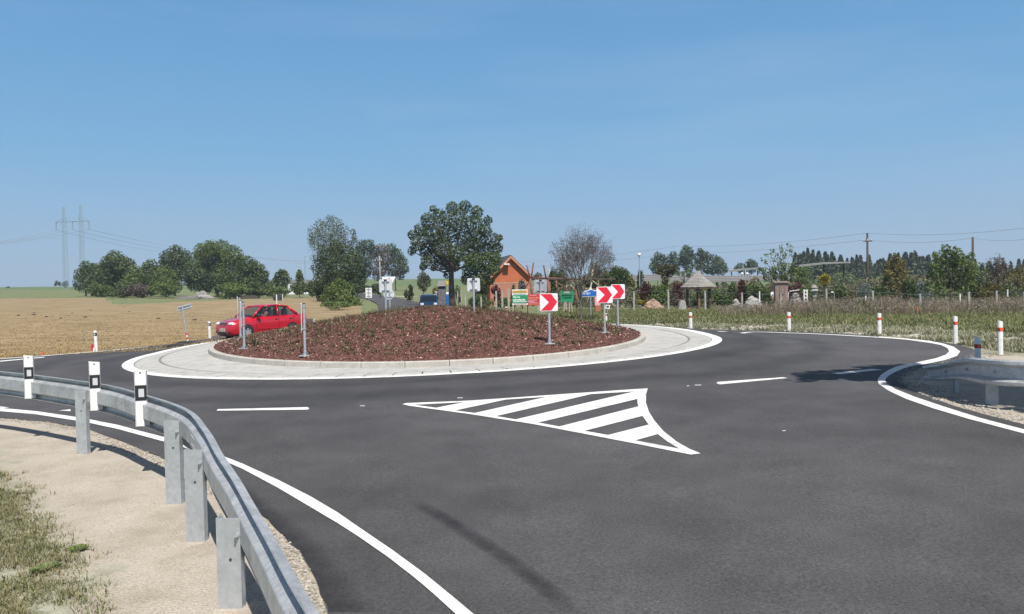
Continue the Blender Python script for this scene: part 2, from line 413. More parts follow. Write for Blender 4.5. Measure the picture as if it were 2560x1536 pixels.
def cover(x, y):
    if y < 18: return 0
    u = 1280+2000*x/y; n = noise.noise(Vector((x*.25, y*.25, 1)))
    if y > 330: return 2
    if u < 905 and y < patch_y(u)+n*3: return 1
    if u >= 1000 and y > 15:
        K = [(900, 36.5), (1750, 37), (1980, 33.5), (2250, 28.5), (2500, 22), (2700, 20), (9999, 20)]
        for (u0, r0), (u1, r1) in zip(K, K[1:]):
            if u <= u1: yr = r0+(r1-r0)*max(0, u-u0)/(u1-u0); break
        n2 = noise.noise(Vector((x*.9, y*.9, 4)))
        if y < yr+(5.5 if u > 1600 else 2.5)+n*4+n2*2: return 3
    return 0
V = []
for y in rows:
    for t in ts:
        x = t*max(y, 12)
        V.append((x, y, terr(x, y)-(.35 if math.hypot(x-CX, y-CY) < RO-.75 else 0) if y <= 900 else terr(x*900/y, 900)-(y-900)*.03-2))
nc = len(ts); Fs = {0: [], 1: [], 2: [], 3: []}
for i in range(len(rows)-1):
    for j in range(nc-1):
        a = i*nc+j; c = cover((V[a][0]+V[a+nc+1][0])/2, (V[a][1]+V[a+nc+1][1])/2)
        Fs[c].append((a, a+1, a+nc+1, a+nc))
for c, nm, mm in ((0, 'grass_ground', 'grass'), (1, 'stubble_field', 'stubble'), (2, 'green_hill', 'hill'), (3, 'rubble_verge', 'rubble')):
    used = {}; vv = []; ff = []
    for f in Fs[c]:
        g = []
        for k in f:
            if k not in used: used[k] = len(vv); vv.append(V[k])
            g.append(used[k])
        ff.append(tuple(g))
    mb = MB(); mb.add(vv, ff); tag(mb.build(nm, M[mm], smooth=True), kind='structure')
# ------------------------------------------------ sandy verges (below the road sheet)
edgeL = H2([(0, 1047), (114, 1056), (219, 1074), (319, 1112), (392, 1141), (505, 1193), (617, 1256), (654, 1289), (707, 1341), (751, 1383), (784, 1441), (808, 1503), (821, 1537)])
edgeR = H2([(2447, 883), (2441, 893), (2425, 899), (2381, 906), (2335, 915), (2300, 924), (2268, 937), (2256, 949), (2259, 961), (2278, 975), (2323, 995), (2404, 1023), (2495, 1047), (2560, 1064), (2760, 1106), (2950, 1140)])
def rag(pts, amp=.03, k=5):
    out = []; P = [Vector(p) for p in pts]
    for a, b in zip(P, P[1:]):
        d = b-a; n = Vector((-d.y, d.x)).normalized() if d.length else d
        for i in range(k):
            q = a+d*i/k; out.append(q+n*amp*noise.noise(Vector((q.x*4, q.y*4, 2)))*1.6)
    out.append(P[-1]); return out
tag(drape('sand_verge', [(-60, 15), (-30, 13.5)]+[p+Vector((.1, .35)) for p in edgeL[:5]]+[(-1, 6.6), (0, 4), (.6, 2), (1.5, -3), (1, -25), (-60, -25)], M['sand_soil'], .004, 1.2), kind='structure')
drape('sand_corner', [(5.0, 16.0), (8, 18.3), (9.3, 19.0), (11.2, 18.2), (13, 16.8), (16, 14.5), (24, 12), (24, 3), (9, 3), (5, 9)], M['sand'], .004, 1.0)
# ------------------------------------------------ road
ringpts = [(CX+r*math.cos(R(a)), CY+r*math.sin(R(a))) for r in (RO-.6, RO-.3, RO, RO+.3, RO+.6, RO+.95, RO+1.3, RO+1.65, RO+2.5, RO+3.5) for a in range(0, 360, 4)]
outerR = H2([(2197, 842), (2289, 850.6), (2346, 856), (2392, 862), (2427, 871.7)])
outer = [(-46, 23.2), (-30, 24.8)]+H2([(0, 897.5), (120, 889), (238, 879.5), (370, 867)])+[(-13.9, 33.4), (-14.0, 36.8), (-15.3, 41.5), (-17, 50), (-18.5, 60), (-15, 60), (-12.6, 52), (-10, 45.5), (-6, 42.2), (-1, 41), (3, 40), (6.2, 38.4), (8.2, 36.0), (10.6, 32.7), (12.1, 29.6)]
poly = outer + outerR + edgeR + [(14, 8.0), (14, -30), (4.5, -30), (1.6, -3), (.2, 2.0), (-.55, 3.5)] + edgeL[::-1] + [(-12, 15.2), (-46, 18)]
# ragged broken edge
nb = len(outer)
poly = rag(poly, .02, 4)
ROADPOLY = [Vector((p[0], p[1])) for p in poly]
hole = [(CX+(RO-.45)*math.cos(R(a)), CY+(RO-.45)*math.sin(R(a))) for a in range(0, 360, 5)]
drape('road', poly, M['asphalt'], .012, .9, holes=[hole], extra=ringpts)
# dark coarse asphalt margin outside the white line at the near left edge
la = H2([(505, 1193), (617, 1256), (654, 1289), (707, 1341), (751, 1383), (784, 1441), (808, 1503), (821, 1537)])
lb = H2([(560, 1180), (640, 1240), (700, 1290), (770, 1345), (840, 1420), (885, 1480), (930, 1537)])
mbm = MB(); vs = []; ed = []; la_ = spline([p.to_3d() for p in la], 8); lb_ = spline([p.to_3d() for p in lb], 8); n_ = min(len(la_), len(lb_))
la_ = [la_[round(i*(len(la_)-1)/(n_-1))] for i in range(n_)]; lb_ = [lb_[round(i*(len(lb_)-1)/(n_-1))] for i in range(n_)]
for p, q in zip(la_, lb_):
    for k in range(6): f = -.02+1.3*k/5; c = p.lerp(q, f); vs.append((c.x, c.y, hroad(c.x, c.y)+.016)); ed.append((1, .95, .75, .5, .22, 0)[k]*1.15)
mbm.add(vs, [(i*6+k, i*6+k+1, (i+1)*6+k+1, (i+1)*6+k) for i in range(n_-1) for k in range(5)])
# approach road climbing away behind the island
def ribbon(name, c, wd, m, off, h=hroad, kind='structure', z=None):
    c = spline([(p[0], p[1], 0) for p in c], 8); mb = MB(); vs = []; fs = []
    for i, p in enumerate(c):
        d = (c[min(i+1, len(c)-1)]-c[max(0, i-1)]).normalized(); n = Vector((-d.y, d.x, 0))
        for k in range(5):
            q = p+n*wd*(k/4-.5); vs.append((q.x, q.y, h(q.x, q.y)+off))
    for i in range(len(c)-1):
        for k in range(4): fs.append((i*5+k, i*5+k+1, (i+1)*5+k+1, (i+1)*5+k)[::-1])
    mb.add(vs, fs); o = mb.build(name, m, smooth=True); return tag(o, kind=kind) if kind else o
ribbon('approach_road', [gnd(1060, 62), gnd(1040, 80), gnd(1010, 105), gnd(965, 140), gnd(915, 175), gnd(860, 210)], 7.5, M['asphalt'], .10)
ribbon('path', [gnd(900, 180), gnd(960, 174), gnd(1040, 168)], 5.5, M['sand'], .06)
0 and ribbon('farm_track', [gnd(640, 168), gnd(520, 160), gnd(420, 152), gnd(330, 165)], 5, M['sand'], .08)
# ------------------------------------------------ markings
def mark(name, pts, holes=(), g=.6, off=.018):
    return drape(name, H2(pts), M['white_paint'], off, g, holes=[H2(h) for h in holes])
Z4 = lambda P: [(2060+x/4.364, 780+y/4.364) for x, y in P]
top = [(0, 1022.6), (91, 1031), (173, 1043), (212, 1049), (296, 1066), (355, 1082), (440, 1104), (545.5, 1139.6), (607, 1163.7), (694, 1203.8), (777.8, 1247), (844.6, 1287), (900, 1326), (983, 1383), (1060, 1440), (1133, 1500), (1206, 1562)]
bot = [(0, 1031), (91, 1039), (173, 1052), (212, 1058), (296, 1076.4), (360, 1094), (440, 1116), (557, 1155), (607, 1177), (694, 1224), (777.8, 1274), (844.6, 1314), (900, 1350), (967, 1397), (1035, 1450), (1085, 1493), (1160, 1562)]
mark('edge_line', top+bot[::-1], g=.5)
A = [(600, 285), (900, 310), (1150, 345), (1280, 370), (1350, 405), (1365, 440), (1330, 475), (1220, 515), (1060, 550), (930, 578), (800, 603), (700, 645), (620, 700), (583, 750), (600, 800), (700, 870), (900, 965), (1200, 1070), (1600, 1190), (2182, 1345), (2600, 1440), (3400, 1600)]
B = [(600, 274), (900, 298), (1150, 322), (1300, 352), (1420, 390), (1485, 440), (1450, 490), (1320, 535), (1150, 570), (980, 597), (880, 622), (770, 670), (695, 715), (667, 755), (680, 790), (780, 855), (1000, 943), (1300, 1045), (1700, 1172), (2182, 1300), (2600, 1390), (3400, 1545)]
mark('edge_line', Z4(A+B[::-1]), g=.5)
tl = [(1860, 831.5), (1980, 832.5), (2060, 836), (2130, 839.5), (2197.5, 845.3)]; tb = [(1860, 833), (1980, 834.3), (2060, 838), (2130, 842), (2197.5, 848)]
ribbon('edge_line', [hit(*q, h=hroad) for q in ((1800, 830.6), (1870, 832.2), (1980, 834.0), (2060, 837.2), (2130, 841), (2200, 845.2), (2226, 847))], .26, M['white_paint'], .018)
ZT = lambda P: [(980+x/3.0925, 940+y/3.0925) for x, y in P]
hat = ZT([(80, 228), (110, 219), (600, 200), (1200, 158), (1600, 130), (1978, 104), (1964, 150), (1963, 215), (1985, 285), (2030, 358), (2100, 440), (2200, 520), (2300, 577), (2387, 613), (2310, 622), (1870, 534), (1480, 458), (1100, 385), (600, 305), (130, 240)])
mark('hatched_marking', hat, [ZT(h) for h in ([(175, 233), (560, 212), (340, 256)], [(490, 277), (880, 192), (1195, 171), (640, 297)], [(805, 321), (1540, 150), (1875, 129), (955, 347)],
     [(1130, 372), (1898, 187), (1897, 215), (1906, 245), (1295, 402)], [(1490, 436), (1937, 320), (1985, 388), (1670, 469)], [(1880, 511), (2055, 462), (2130, 520), (2224, 577)])], .8)
for P in ([(541, 1030), (545, 1026), (768, 1021), (774, 1024), (769, 1027.5)], [(1791, 961), (1795, 957.5), (1957, 946), (1969, 948), (1800, 964)],
          Z4([(75, 681), (190, 690), (420, 664), (640, 641), (520, 632), (300, 656)]), [(147, 1029.5), (176, 1026), (177, 1031)], [(0, 1022), (0, 1019), (24, 1021.5), (10, 1023)],
          [(0, 906), (0, 903.6), (110, 894), (112, 895.3)], [(0, 899.3), (0, 898.2), (120, 889.7), (238, 880.2), (370, 867.8), (370, 868.6), (238, 881.4), (120, 890.9)]):
    mark('lane_line', P, g=.5)
# paint scuffs
sc = MB()
for x, y, a in ((1150, 997, 14), (1745, 965, 16), (1720, 967, 6), (906, 1017, 12), (1960, 1080, 8)):
    p = [hit(x-a/2, y), hit(x+a/2, y-.4), hit(x+a/2, y+1), hit(x-a/2, y+1.2)]; sc.poly([q+Vector((0, 0, .016)) for q in p])
tag(sc.build('paint_scuffs', M['white_paint']), kind='structure')
# dark tyre smear near the camera
def smear(name, pts, wd):
    c = spline([hit(*p) for p in pts], 8); mb = MB(); vs = []; fs = []; at_ = []
    for i, p in enumerate(c):
        d = (c[min(i+1, len(c)-1)]-c[max(0, i-1)]); d.z = 0; d.normalize(); n = Vector((-d.y, d.x, 0)); e = min(1, i/6, (len(c)-1-i)/6)
        for k in range(7):
            q = p+n*wd*(k/6-.5); vs.append((q.x, q.y, hroad(q.x, q.y)+.017)); at_.append(e*math.sin(math.pi*k/6))
    for i in range(len(c)-1):
        for k in range(6): fs.append((i*7+k, (i+1)*7+k, (i+1)*7+k+1, i*7+k+1))
    mb.add(vs, fs); o = mb.build(name, M['tyre_mark'], smooth=True)
    a = o.data.attributes.new('edge', 'FLOAT', 'POINT'); a.data.foreach_set('value', at_); return tag(o, kind='structure')
smear('tyre_mark', [(1030, 1255), (1100, 1295), (1180, 1345), (1270, 1405), (1350, 1465), (1440, 1545)], .17)
o = mbm.build('road_margin', M['tyre_mark'], smooth=True); a_ = o.data.attributes.new('edge', 'FLOAT', 'POINT'); a_.data.foreach_set('value', ed); tag(o, kind='structure')
# ------------------------------------------------ island: line ring, apron, kerb, mound
def ring(name, m, fn, a0=0, a1=360, step=3, kind='structure', parent=None, **kw):
    """fn(theta) -> list of (r, z) profile points"""
    mb = MB(); n = 0; vs = []; cl = a1-a0 >= 360; A_ = list(range(a0, a1+(0 if cl else 1), step)); k = len(fn(0))
    for a in A_:
        th = R(a)
        for r, z in fn(th): vs.append((CX+r*math.cos(th), CY+r*math.sin(th), z))
    q = len(A_)
    fs = []
    for i in range(q if cl else q-1):
        for j in range(k-1): fs.append((i*k+j, i*k+j+1, ((i+1) % q)*k+j+1, ((i+1) % q)*k+j)[::-1])
    mb.add(vs, fs); o = mb.build(name, m, parent=parent, smooth=False, **kw); 
    if kind: tag(o, kind=kind)
    return o
def zr(r, th): return hroad(CX+r*math.cos(th), CY+r*math.sin(th))
def zo_(th): return zr(RO-.01, th)+.03
ring('ring_line', M['white_paint'], lambda th: [(RO-.29, zr(RO-.29, th)+.02), (RO-.15, zr(RO-.15, th)+.02), (RO, zr(RO, th)+.02)])
def apz(r, th): zo = zo_(th); zk = zkerb(th)-.14; t = (r-RK)/(RO-.3-RK); return zk+(zo-zk)*t
RD = RO-.95
ring('apron', M['paver'], lambda th: [(RK-.05, apz(RK-.05, th)), (RK+.4, apz(RK+.4, th)), (RD-.035, apz(RD-.035, th)), (RD-.034, apz(RD, th)-.03)], step=3)
ring('drain_channel', M['slot'], lambda th: [(RD-.04, apz(RD, th)-.012), (RD+.04, apz(RD, th)-.012)])
# pale edging stones with joints, one mesh
mb = MB(); ns = 88
for i in range(ns):
    a0 = 2*math.pi*i/ns+.0016; a1 = 2*math.pi*(i+1)/ns-.0016; pr = [(RD+.03, -.03), (RD+.035, .002), (RO-.36, .004), (RO-.31, -.012), (RO-.3, -.06)]
    vs = []
    for a in (a0, (a0+a1)/2, a1):
        for r, dz in pr: vs.append((CX+r*math.cos(a), CY+r*math.sin(a), apz(r, a)+dz))
    k = len(pr); mb.add(vs, [(i2*k+j, (i2+1)*k+j, (i2+1)*k+j+1, i2*k+j+1) for i2 in range(2) for j in range(k-1)]+[tuple(range(k)), tuple(range(2*k, 3*k))[::-1]])
tag(mb.build('edging_stones', M['paver']), kind='structure')
# bridges over the drain slot (dashes)
mb = MB(); n = 420
for i in range(n):
    a = 2*math.pi*(i+.0)/n; b = 2*math.pi*(i+.5)/n
    mb.poly([(CX+r*math.cos(t), CY+r*math.sin(t), apz(r, t)-.004) for r, t in ((RD-.04, a), (RD+.04, a), (RD+.04, b), (RD-.04, b))])
tag(mb.build('drain_grate', M['paver']), kind='structure')
# kerb of separate blocks
mb = MB(); nk = 40
for i in range(nk):
    a0 = 2*math.pi*i/nk+.0011; a1 = 2*math.pi*(i+1)/nk-.0011; S_ = 5
    pr = [(RK, -.16), (RK-.005, -.02), (RK-.03, 0), (RK-.15, 0), (RK-.15, -.16)]; vs = []
    for q in range(S_+1):
        a = a0+(a1-a0)*q/S_
        for r, dz in pr: vs.append((CX+r*math.cos(a), CY+r*math.sin(a), zkerb(a)+dz))
    k = 5; mb.add(vs, [(q*k+j, (q+1)*k+j, (q+1)*k+j+1, q*k+j+1)[::-1] for q in range(S_) for j in range(k-1)]+[tuple(range(k)), tuple(range(S_*k, S_*k+k))[::-1]])
tag(mb.build('kerb', M['concrete']), kind='structure')
# mound
mb = MB(); vs = []; fs = []; nr, na = 46, 150
for i in range(nr+1):
    r = (RK-.13)*(1-i/nr)
    for j in range(na):
        th = 2*math.pi*j/na; x = CX+r*math.cos(th); y = CY+r*math.sin(th); z = hall(x, y)
        z += (.025*noise.noise(Vector((x*2.5, y*2.5, 0)))+.03*noise.noise(Vector((x*7, y*7, 0)))) if i > 0 else -.03
        vs.append((x, y, z))
for i in range(nr):
    for j in range(na): fs.append((i*na+j, i*na+(j+1) % na, (i+1)*na+(j+1) % na, (i+1)*na+j))
mb.add(vs, fs); tag(mb.build('island_mound', M['mulch'], smooth=True), kind='structure')
# ------------------------------------------------ guardrails
def rail(path, name, wz=None, side=-1, thick=.0):
    """W-profile swept along path [(x,y,zmid,scale)]; side: traffic side sign"""
    P = spline([Vector((p[0], p[1], p[2], p[3])) for p in path], 8)
    prof = [(.030, .158), (.034, .165), (.082, .148), (.086, .112), (.004, .072), (0, .066), (0, -.066), (.004, -.072), (.086, -.112), (.082, -.148), (.034, -.165), (.030, -.158)]
    vs = []; fs = []; k = len(prof)
    for i, p in enumerate(P):
        d = P[min(i+1, len(P)-1)]-P[max(0, i-1)]; d = Vector((d[0], d[1])); d.normalize(); n = Vector((-d.y, d.x))*side
        for o_, z in prof: vs.append((p[0]+n.x*o_, p[1]+n.y*o_, p[2]+z*p[3]))
    for i in range(len(P)-1):
        for j in range(k-1): fs.append((i*k+j, i*k+j+1, (i+1)*k+j+1, (i+1)*k+j))
    mb = MB(); mb.add(vs, fs); return mb, P
def cpost(mb, x, y, z0, z1, ang, wd=.12, dp=.06, t=.006, open_=1):
    M4 = Matrix.Translation((x, y, 0)) @ Matrix.Rotation(ang, 4, 'Z')
    pts = [(-wd/2, 0), (wd/2, 0), (wd/2, dp), (wd/2-.018, dp), (wd/2-.018, dp-t), (wd/2-t, dp-t), (wd/2-t, t), (-wd/2+t, t), (-wd/2+t, dp-t), (-wd/2+.018, dp-t), (-wd/2+.018, dp), (-wd/2, dp)]
    n = len(pts); vs = [M4 @ Vector((a, b, z)) for z in (z0, z1) for a, b in pts]
    mb.add(vs, [(i, (i+1) % n, n+(i+1) % n, n+i) for i in range(n)]+[tuple(range(n))[::-1], tuple(range(n, 2*n))])
def bolt(mb, p, ang, r=.014, l=.03):
    d = Vector((-math.sin(ang), math.cos(ang), 0)); p = Vector(p); mb.tube([p, p-d*.008], r*1.5, 8); mb.tube([p-d*.008, p-d*.022], r, 6); mb.tube([p-d*.022, p-d*(.022+l)], r*.5, 6)
gl = [(-16, 14.6, .62, 1), (-11, 13.0, .62, 1), (-7.96, 11.66, .625, 1), (-5.14, 9.56, .625, 1), (-3.93, 8.28, .63, 1), (-3.0, 7.12, .63, 1), (-2.46, 6.18, .60, 1), (-2.10, 5.49, .545, 1), (-1.81, 4.98, .485, 1), (-1.594, 4.58, .435, 1), (-1.285, 3.96, .41, 1), (-1.005, 3.36, .41, 1), (-.685, 2.76, .35, 1), (-.3, 2.0, .2, 1)]
rt = thing('guardrail', 'long galvanised steel guardrail curving along the near left verge', 'guardrail', (0, 0, 0))
mb, PL = rail(gl, 'rail', side=1)
o = mb.build('rail', M['galv'], rt, smooth=False); sm = o.modifiers.new('t', 'SOLIDIFY'); sm.thickness = .004; sm.offset = 0
for (x, y, z1, ang) in ((-7.92, 11.66, .70, R(-28)), (-5.13, 9.44, .70, R(-10)), (-3.0, 6.97, .71, R(-6)), (-2.37, 5.86, .665, R(-4)), (-1.66, 4.57, .515, R(-3)), (-1.0, 3.35, .37, R(-20)), (-11.1, 12.9, .70, R(-25))):
    mb = MB(); cpost(mb, x, y, -.4, z1, ang, wd=.14); p = mb.build('post', M['post'], rt)
    # fixing bolt near the top and an empty hole below it
    b = MB(); q = Matrix.Rotation(ang, 3, 'Z')
    c = Vector((x, y, z1-.10))+q @ Vector((.052, 0, 0)); bolt(b, c, ang, .011, .015); b.build('bolt', M['galv_dull'], p)
    b = MB(); c = Vector((x, y, z1-.24))+q @ Vector((.01, -.001, 0)); b.tube([c, c+q @ Vector((0, -.002, 0))], .009, 8); b.build('hole', M['slot'], p)
# splice bolts
def nearest(P, x, y): return min(P, key=lambda p: (p[0]-x)**2+(p[1]-y)**2)
for (x, y) in ((-2.55, 6.55), (-2.5, 6.42), (-4.35, 8.72), (-7.2, 11.2)):
    i = min(range(len(PL)), key=lambda i: (PL[i][0]-x)**2+(PL[i][1]-y)**2); p = PL[i]; d = PL[min(i+1, len(PL)-1)]-p; a = math.atan2(d[1], d[0])+math.pi
    for dx in (-.04, .04):
        for dz in (-.035, .035):
            b = MB(); u = Vector((d[0], d[1], 0)).normalized(); bolt(b, Vector((p[0], p[1], p[2]+dz))+u*dx+Vector((-u.y, u.x, 0))*-.004, a, .009, .018); b.build('bolt', M['galv_dull'], rt)
# marker plates fixed to the near guardrail
def plate(x, y, ztop, ang, label, hgt=.57, wd=.118):
    q = min(PL, key=lambda p: abs(p[0]/p[1]-x/y) if p[1] > 5 else 9); u_ = Vector((q[0], q[1])).normalized(); x, y = q[0]-u_.x*.05, q[1]-u_.y*.05
    t = thing('marker_post', label, 'marker post', (x, y, ztop-hgt), ang, 'white marker posts clamped to the near guardrail')
    mb = MB(); pts = [(-wd/2, 0), (wd/2-.035, 0), (wd/2-.035, .14), (wd/2, .14), (wd/2, hgt-.006), (-wd/2, hgt+.006)]
    mb.extr(pts, .006, Matrix.Identity(4)); mb.box((-wd/2+.004, .012, hgt/2), (.008, .03, hgt*.98)); mb.box((wd/2-.004, .012, hgt*.62), (.008, .03, hgt*.72)); mb.build('panel', M['white'], t)
    mb = MB(); mb.box((.0015, -.0045, hgt-.232), (wd-.008, .004, .155)); k = mb.build('black_band', M['black'], t)
    mb = MB(); mb.box((.006, -.008, hgt-.232), (.052, .004, .083)); mb.build('reflector', M['reflector'], k)
    mb = MB(); mb.box((wd/2-.012, .008, .068), (.058, .006, .125)); mb.box((wd/2+.016, .03, .068), (.005, .05, .125)); c = mb.build('clamp', M['galv_dull'], t)
    mb = MB(); bolt(mb, (wd/2-.004, .004, .07), 0, .011, .02); mb.build('bolt', M['galv_dull'], c)
    mb = MB(); mb.tube([(0, -.003, hgt-.028), (0, -.006, hgt-.028)], .009, 6); mb.build('eyelet', M['slot'], t)
plate(-6.50, 10.62, 1.05, R(14), 'white marker post with black square, leftmost of three on the near guardrail')
plate(-4.76, 9.14, 1.05, R(16), 'white marker post with black square, middle of three on the near guardrail')
plate(-3.64, 7.80, 1.055, R(12), 'white marker post with black square, nearest and largest of three on the guardrail')
# right guardrail
gr = [(6.70, 12.9, .30, .7), (6.62, 12.3, .375, .78), (6.50, 11.7, .47, .88), (6.31, 11.0, .555, .96), (6.21, 10.42, .59, 1), (6.34, 10.05, .60, 1), (6.8, 9.78, .60, 1), (7.8, 9.45, .60, 1), (10, 8.7, .62, 1), (14, 7.7, .64, 1)]
rt = thing('guardrail', 'short shaded steel guardrail bending round the right sandy corner', 'guardrail', (0, 0, 0))
mb, PR = rail(gr, 'rail', side=-1)
o = mb.build('rail', M['galv'], rt, smooth=False); sm = o.modifiers.new('t', 'SOLIDIFY'); sm.thickness = .004; sm.offset = 0
for (x, y, z1, ang) in ((6.37, 10.60, .60, R(-5)), (6.66, 11.95, .44, R(70)), (8.9, 9.2, .66, R(-15)), (12, 8.35, .68, R(-15))):
    mb = MB(); cpost(mb, x, y, -.4, z1, ang, wd=.14); mb.build('post', M['post'], rt)
for i in (10, 22, 34, 46):
    p = PR[i]; d = PR[i+1]-p; u = Vector((d[0], d[1], 0)).normalized(); b = MB(); bolt(b, Vector((p[0], p[1], p[2]))+Vector((u.y, -u.x, 0))*.012, math.atan2(u.y, u.x), .016, .008); b.build('bolt', M['galv_dull'], rt)
# ------------------------------------------------ roadside delineators
def delin(px, py, Y, hpx, wdm, band, label, group, lean=0, name='delineator_post', face=0, shade=False):
    b = at(px, py, Y) if Y else hit(px, py); g = hall(b.x, b.y); Y = b.y
    if not Y: pass
    h = hpx*Y/2000
    t = thing(name, label, 'delineator', (b.x, b.y, g-.01), 0, group, rot=(0, R(lean), face)); z0 = b.z-g if False else 0
    mb = MB(); n = 5; pts = [(wdm/2*math.cos(math.pi*k/n), -.05*math.sin(math.pi*k/n)) for k in range(n+1)]+[(-wdm*.28, .03), (wdm*.28, .03)]
    N_ = len(pts); vs = [(a, c, -.1) for a, c in pts]+[(a, c, h-(0.018 if a > 0 else 0)) for a, c in pts]
    mb.add(vs, [(i, (i+1) % N_, N_+(i+1) % N_, N_+i)[::-1] for i in range(N_)]+[tuple(range(N_)), tuple(range(N_, 2*N_))[::-1]])
    mb.build('body', M['white'], t)
    s = 1.012; mb = MB(); zb = h*.80-h*.13/2; zt = h*.80+h*.09
    if band == 'orange': zb, zt = h*.695, h*.80
    vs = [(a*s+(.001 if a > 0 else -.001), c*s-.001, zb) for a, c in pts]+[(a*s+(.001 if a > 0 else -.001), c*s-.001, zt) for a, c in pts]
    mb.add(vs, [(i, (i+1) % N_, N_+(i+1) % N_, N_+i)[::-1] for i in range(N_)]); bd = mb.build('band', M['black' if band == 'black' else 'bandred'], t)
    if band == 'orange':
        mb = MB(); mb.box((0, -.0545, (zb+zt)/2), (wdm*.62, .008, (zt-zb)*.8)); mb.build('reflector', M['orange'], bd)
    if band == 'black':
        mb = MB(); mb.box((0, -.0545, (zb+zt)/2), (wdm*.4, .006, (zt-zb)*.5)); mb.build('reflector', M['reflector'], bd)
    return t
DG = 'white delineators round the outside of the roundabout'
for args in ((1727, 826, 35.5, 45, .2, 'white delineator with orange reflector just right of the paved apron'), (1973, 834.3, 32, 50, .19, 'white delineator with orange reflector standing below the wooden outhouse'),
             (2199, 842, 27.6, 58, .14, 'white delineator with orange reflector where the edge line starts to curve'), (2389, 858, 22.6, 71, .127, 'white delineator with orange reflector beside the tip of the curved edge line'),
             (2501, 887, 18.6, 86, .122, 'white delineator with orange reflector on the sand behind the right guardrail')):
    delin(args[0], args[1], args[2], args[3], min(args[4], .15), 'orange', args[5], DG, lean=-.4)
delin(2444, 905, 14.6, 92, .115, 'orange', 'shaded grey delineator rising behind the right guardrail', DG)
delin(1514, 803, 44, 26, .19, 'redstripe', 'white and red delineator just behind the middle chevron sign pole', 'white and red delineators beyond the island')
delin(1266, 782, 56, 25, .2, 'redstripe', 'white and red delineator in the grass left of the green billboard', 'white and red delineators beyond the island')
delin(1322, 789, 48, 13, .2, '', 'short white block marker in the grass below the red banner', 'white stub markers beyond the island')
delin(1393, 795, 46, 13, .2, '', 'short white block marker in the grass right of the nearest chevron sign', 'white stub markers beyond the island')
delin(525, 852, 37, 44, .13, 'black', 'white delineator with black band at the stubble field in front of the red car', 'white delineators along the stubble field', lean=-1)
delin(241, 880, 29.6, 52, .12, 'black', 'white delineator with black band leaning beside small red stakes by the stubble field', 'white delineators along the stubble field', lean=-2)
delin(785, 804, 52, 12, .14, '', 'white delineator top just behind the rear of the red car', 'white delineators along the stubble field')
# stakes
def stake(px, py, Y, hpx, m, label, wd=.05, top=None, lean=0):
    b = gnd(px, Y, py); h = hpx*b.y/2000; mb = MB(); mb.box((0, 0, h/2), (wd, wd, h), taper=.8)
    if top:
        mb.cm = 1; mb.box((0, 0, h*.85), (wd*1.15, wd*1.15, h*.3))
    o = mb.build('stake', [M[m], M[top or m]]); o.location = b; o.rotation_euler = (0, R(lean), 0); tag(o, label, 'stake', 'small survey stakes')
stake(231, 878, 29.8, 17, 'red', 'short red stake beside the leaning delineator at the field edge', .07)
stake(236, 879, 29.5, 9, 'white', 'short white stake between the red stake and the leaning delineator', .07)
stake(107, 889, 28.6, 6, 'orange', 'tiny orange stake at the field edge above the leftmost marker post', .09)
M['wood'] = mat('wood', [(.20, .13, .08), (.32, .22, .14)], 3, 5, .85)
stake(2295, 803, 40, 36, 'wood', 'thin wooden stake with orange top in the weeds', .045, 'orange', lean=-3)
# ------------------------------------------------ signs
def pole(mb, h, r=.03, base=True):
    mb.tube([(0, 0, 0), (0, 0, h)], r, 12)
def footing(t):
    mb = MB(); mb.box((0, 0, .012), (.26, .26, .02)); mb.tube([(0, 0, .02), (0, 0, .14)], .042, 12)
    for a in range(4):
        c, s = math.cos(a*math.pi/2+.785), math.sin(a*math.pi/2+.785)
        mb.add([(c*.04, s*.04, .02), (c*.12, s*.12, .02), (c*.04, s*.04, .12)], [(0, 1, 2), (2, 1, 0)])
    mb.build('footing', M['galv_dull'], t, bevel=.004)
def rrect(w_, h_, r, n=5):
    out = []
    for cx, cy, a0 in ((w_/2-r, h_/2-r, 0), (-w_/2+r, h_/2-r, 90), (-w_/2+r, -h_/2+r, 180), (w_/2-r, -h_/2+r, 270)):
        for i in range(n+1): a = R(a0+90*i/n); out.append((cx+r*math.cos(a), cy+r*math.sin(a)))
    return out
def shift(P, dx, dz): return [(a+dx, b+dz) for a, b in P]
def board(mb, P, z, y=0, th=.004): mb.extr(shift(P, 0, z), th, Matrix.Translation((0, y, 0)))
def chevron(px, py, ang, label, wpx=44.5, htop=None, yb=None):
    b = hit(px, py); Y = b.y; sz = wpx*Y/2000
    hz = htop*Y/2000
    t = thing('chevron_sign', label, 'road sign', b, ang, 'chevron boards standing on the island')
    footing(t); mb = MB(); pole(mb, hz+sz*.92, .033); p = mb.build('pole', M['galv_dull'], t, smooth=True, auto=True)
    mb = MB(); mb.tube([(0, 0, hz+sz*.92), (0, 0, hz+sz*.95)], .035, 10); mb.build('cap', M['black'], p)
    mb = MB(); board(mb, rrect(sz, sz, sz*.07), hz+sz/2, -.05, .012); mb.build('board', M['signwhite'], t)
    s = sz/2*.93; mb = MB(); mb.extr(shift([(-s, s), (.30*s, s), (s, 0), (.30*s, -s), (-s, -s), (-.08*s+.02, 0)][::1], 0, hz+sz/2), .003, Matrix.Translation((0, -.0585, 0))); mb.build('chevron_arrow', M['red'], t)
    for dz in (.15, .85): mb = MB(); mb.box((0, -.03, hz+sz*dz), (sz*.7, .03, .03)); mb.box((0, 0, hz+sz*dz), (.085, .085, .032)); mb.build('bracket', M['galv_dull'], t)
chevron(1374, 861, R(0), 'red and white chevron sign nearest on the island, pointing right', 44.5, 83)
chevron(1512, 833, R(8), 'red and white chevron sign in the middle of the right three', 41, 75)
chevron(1545, 816.5, R(14), 'red and white chevron sign farthest right on the island', 36.5, 68)
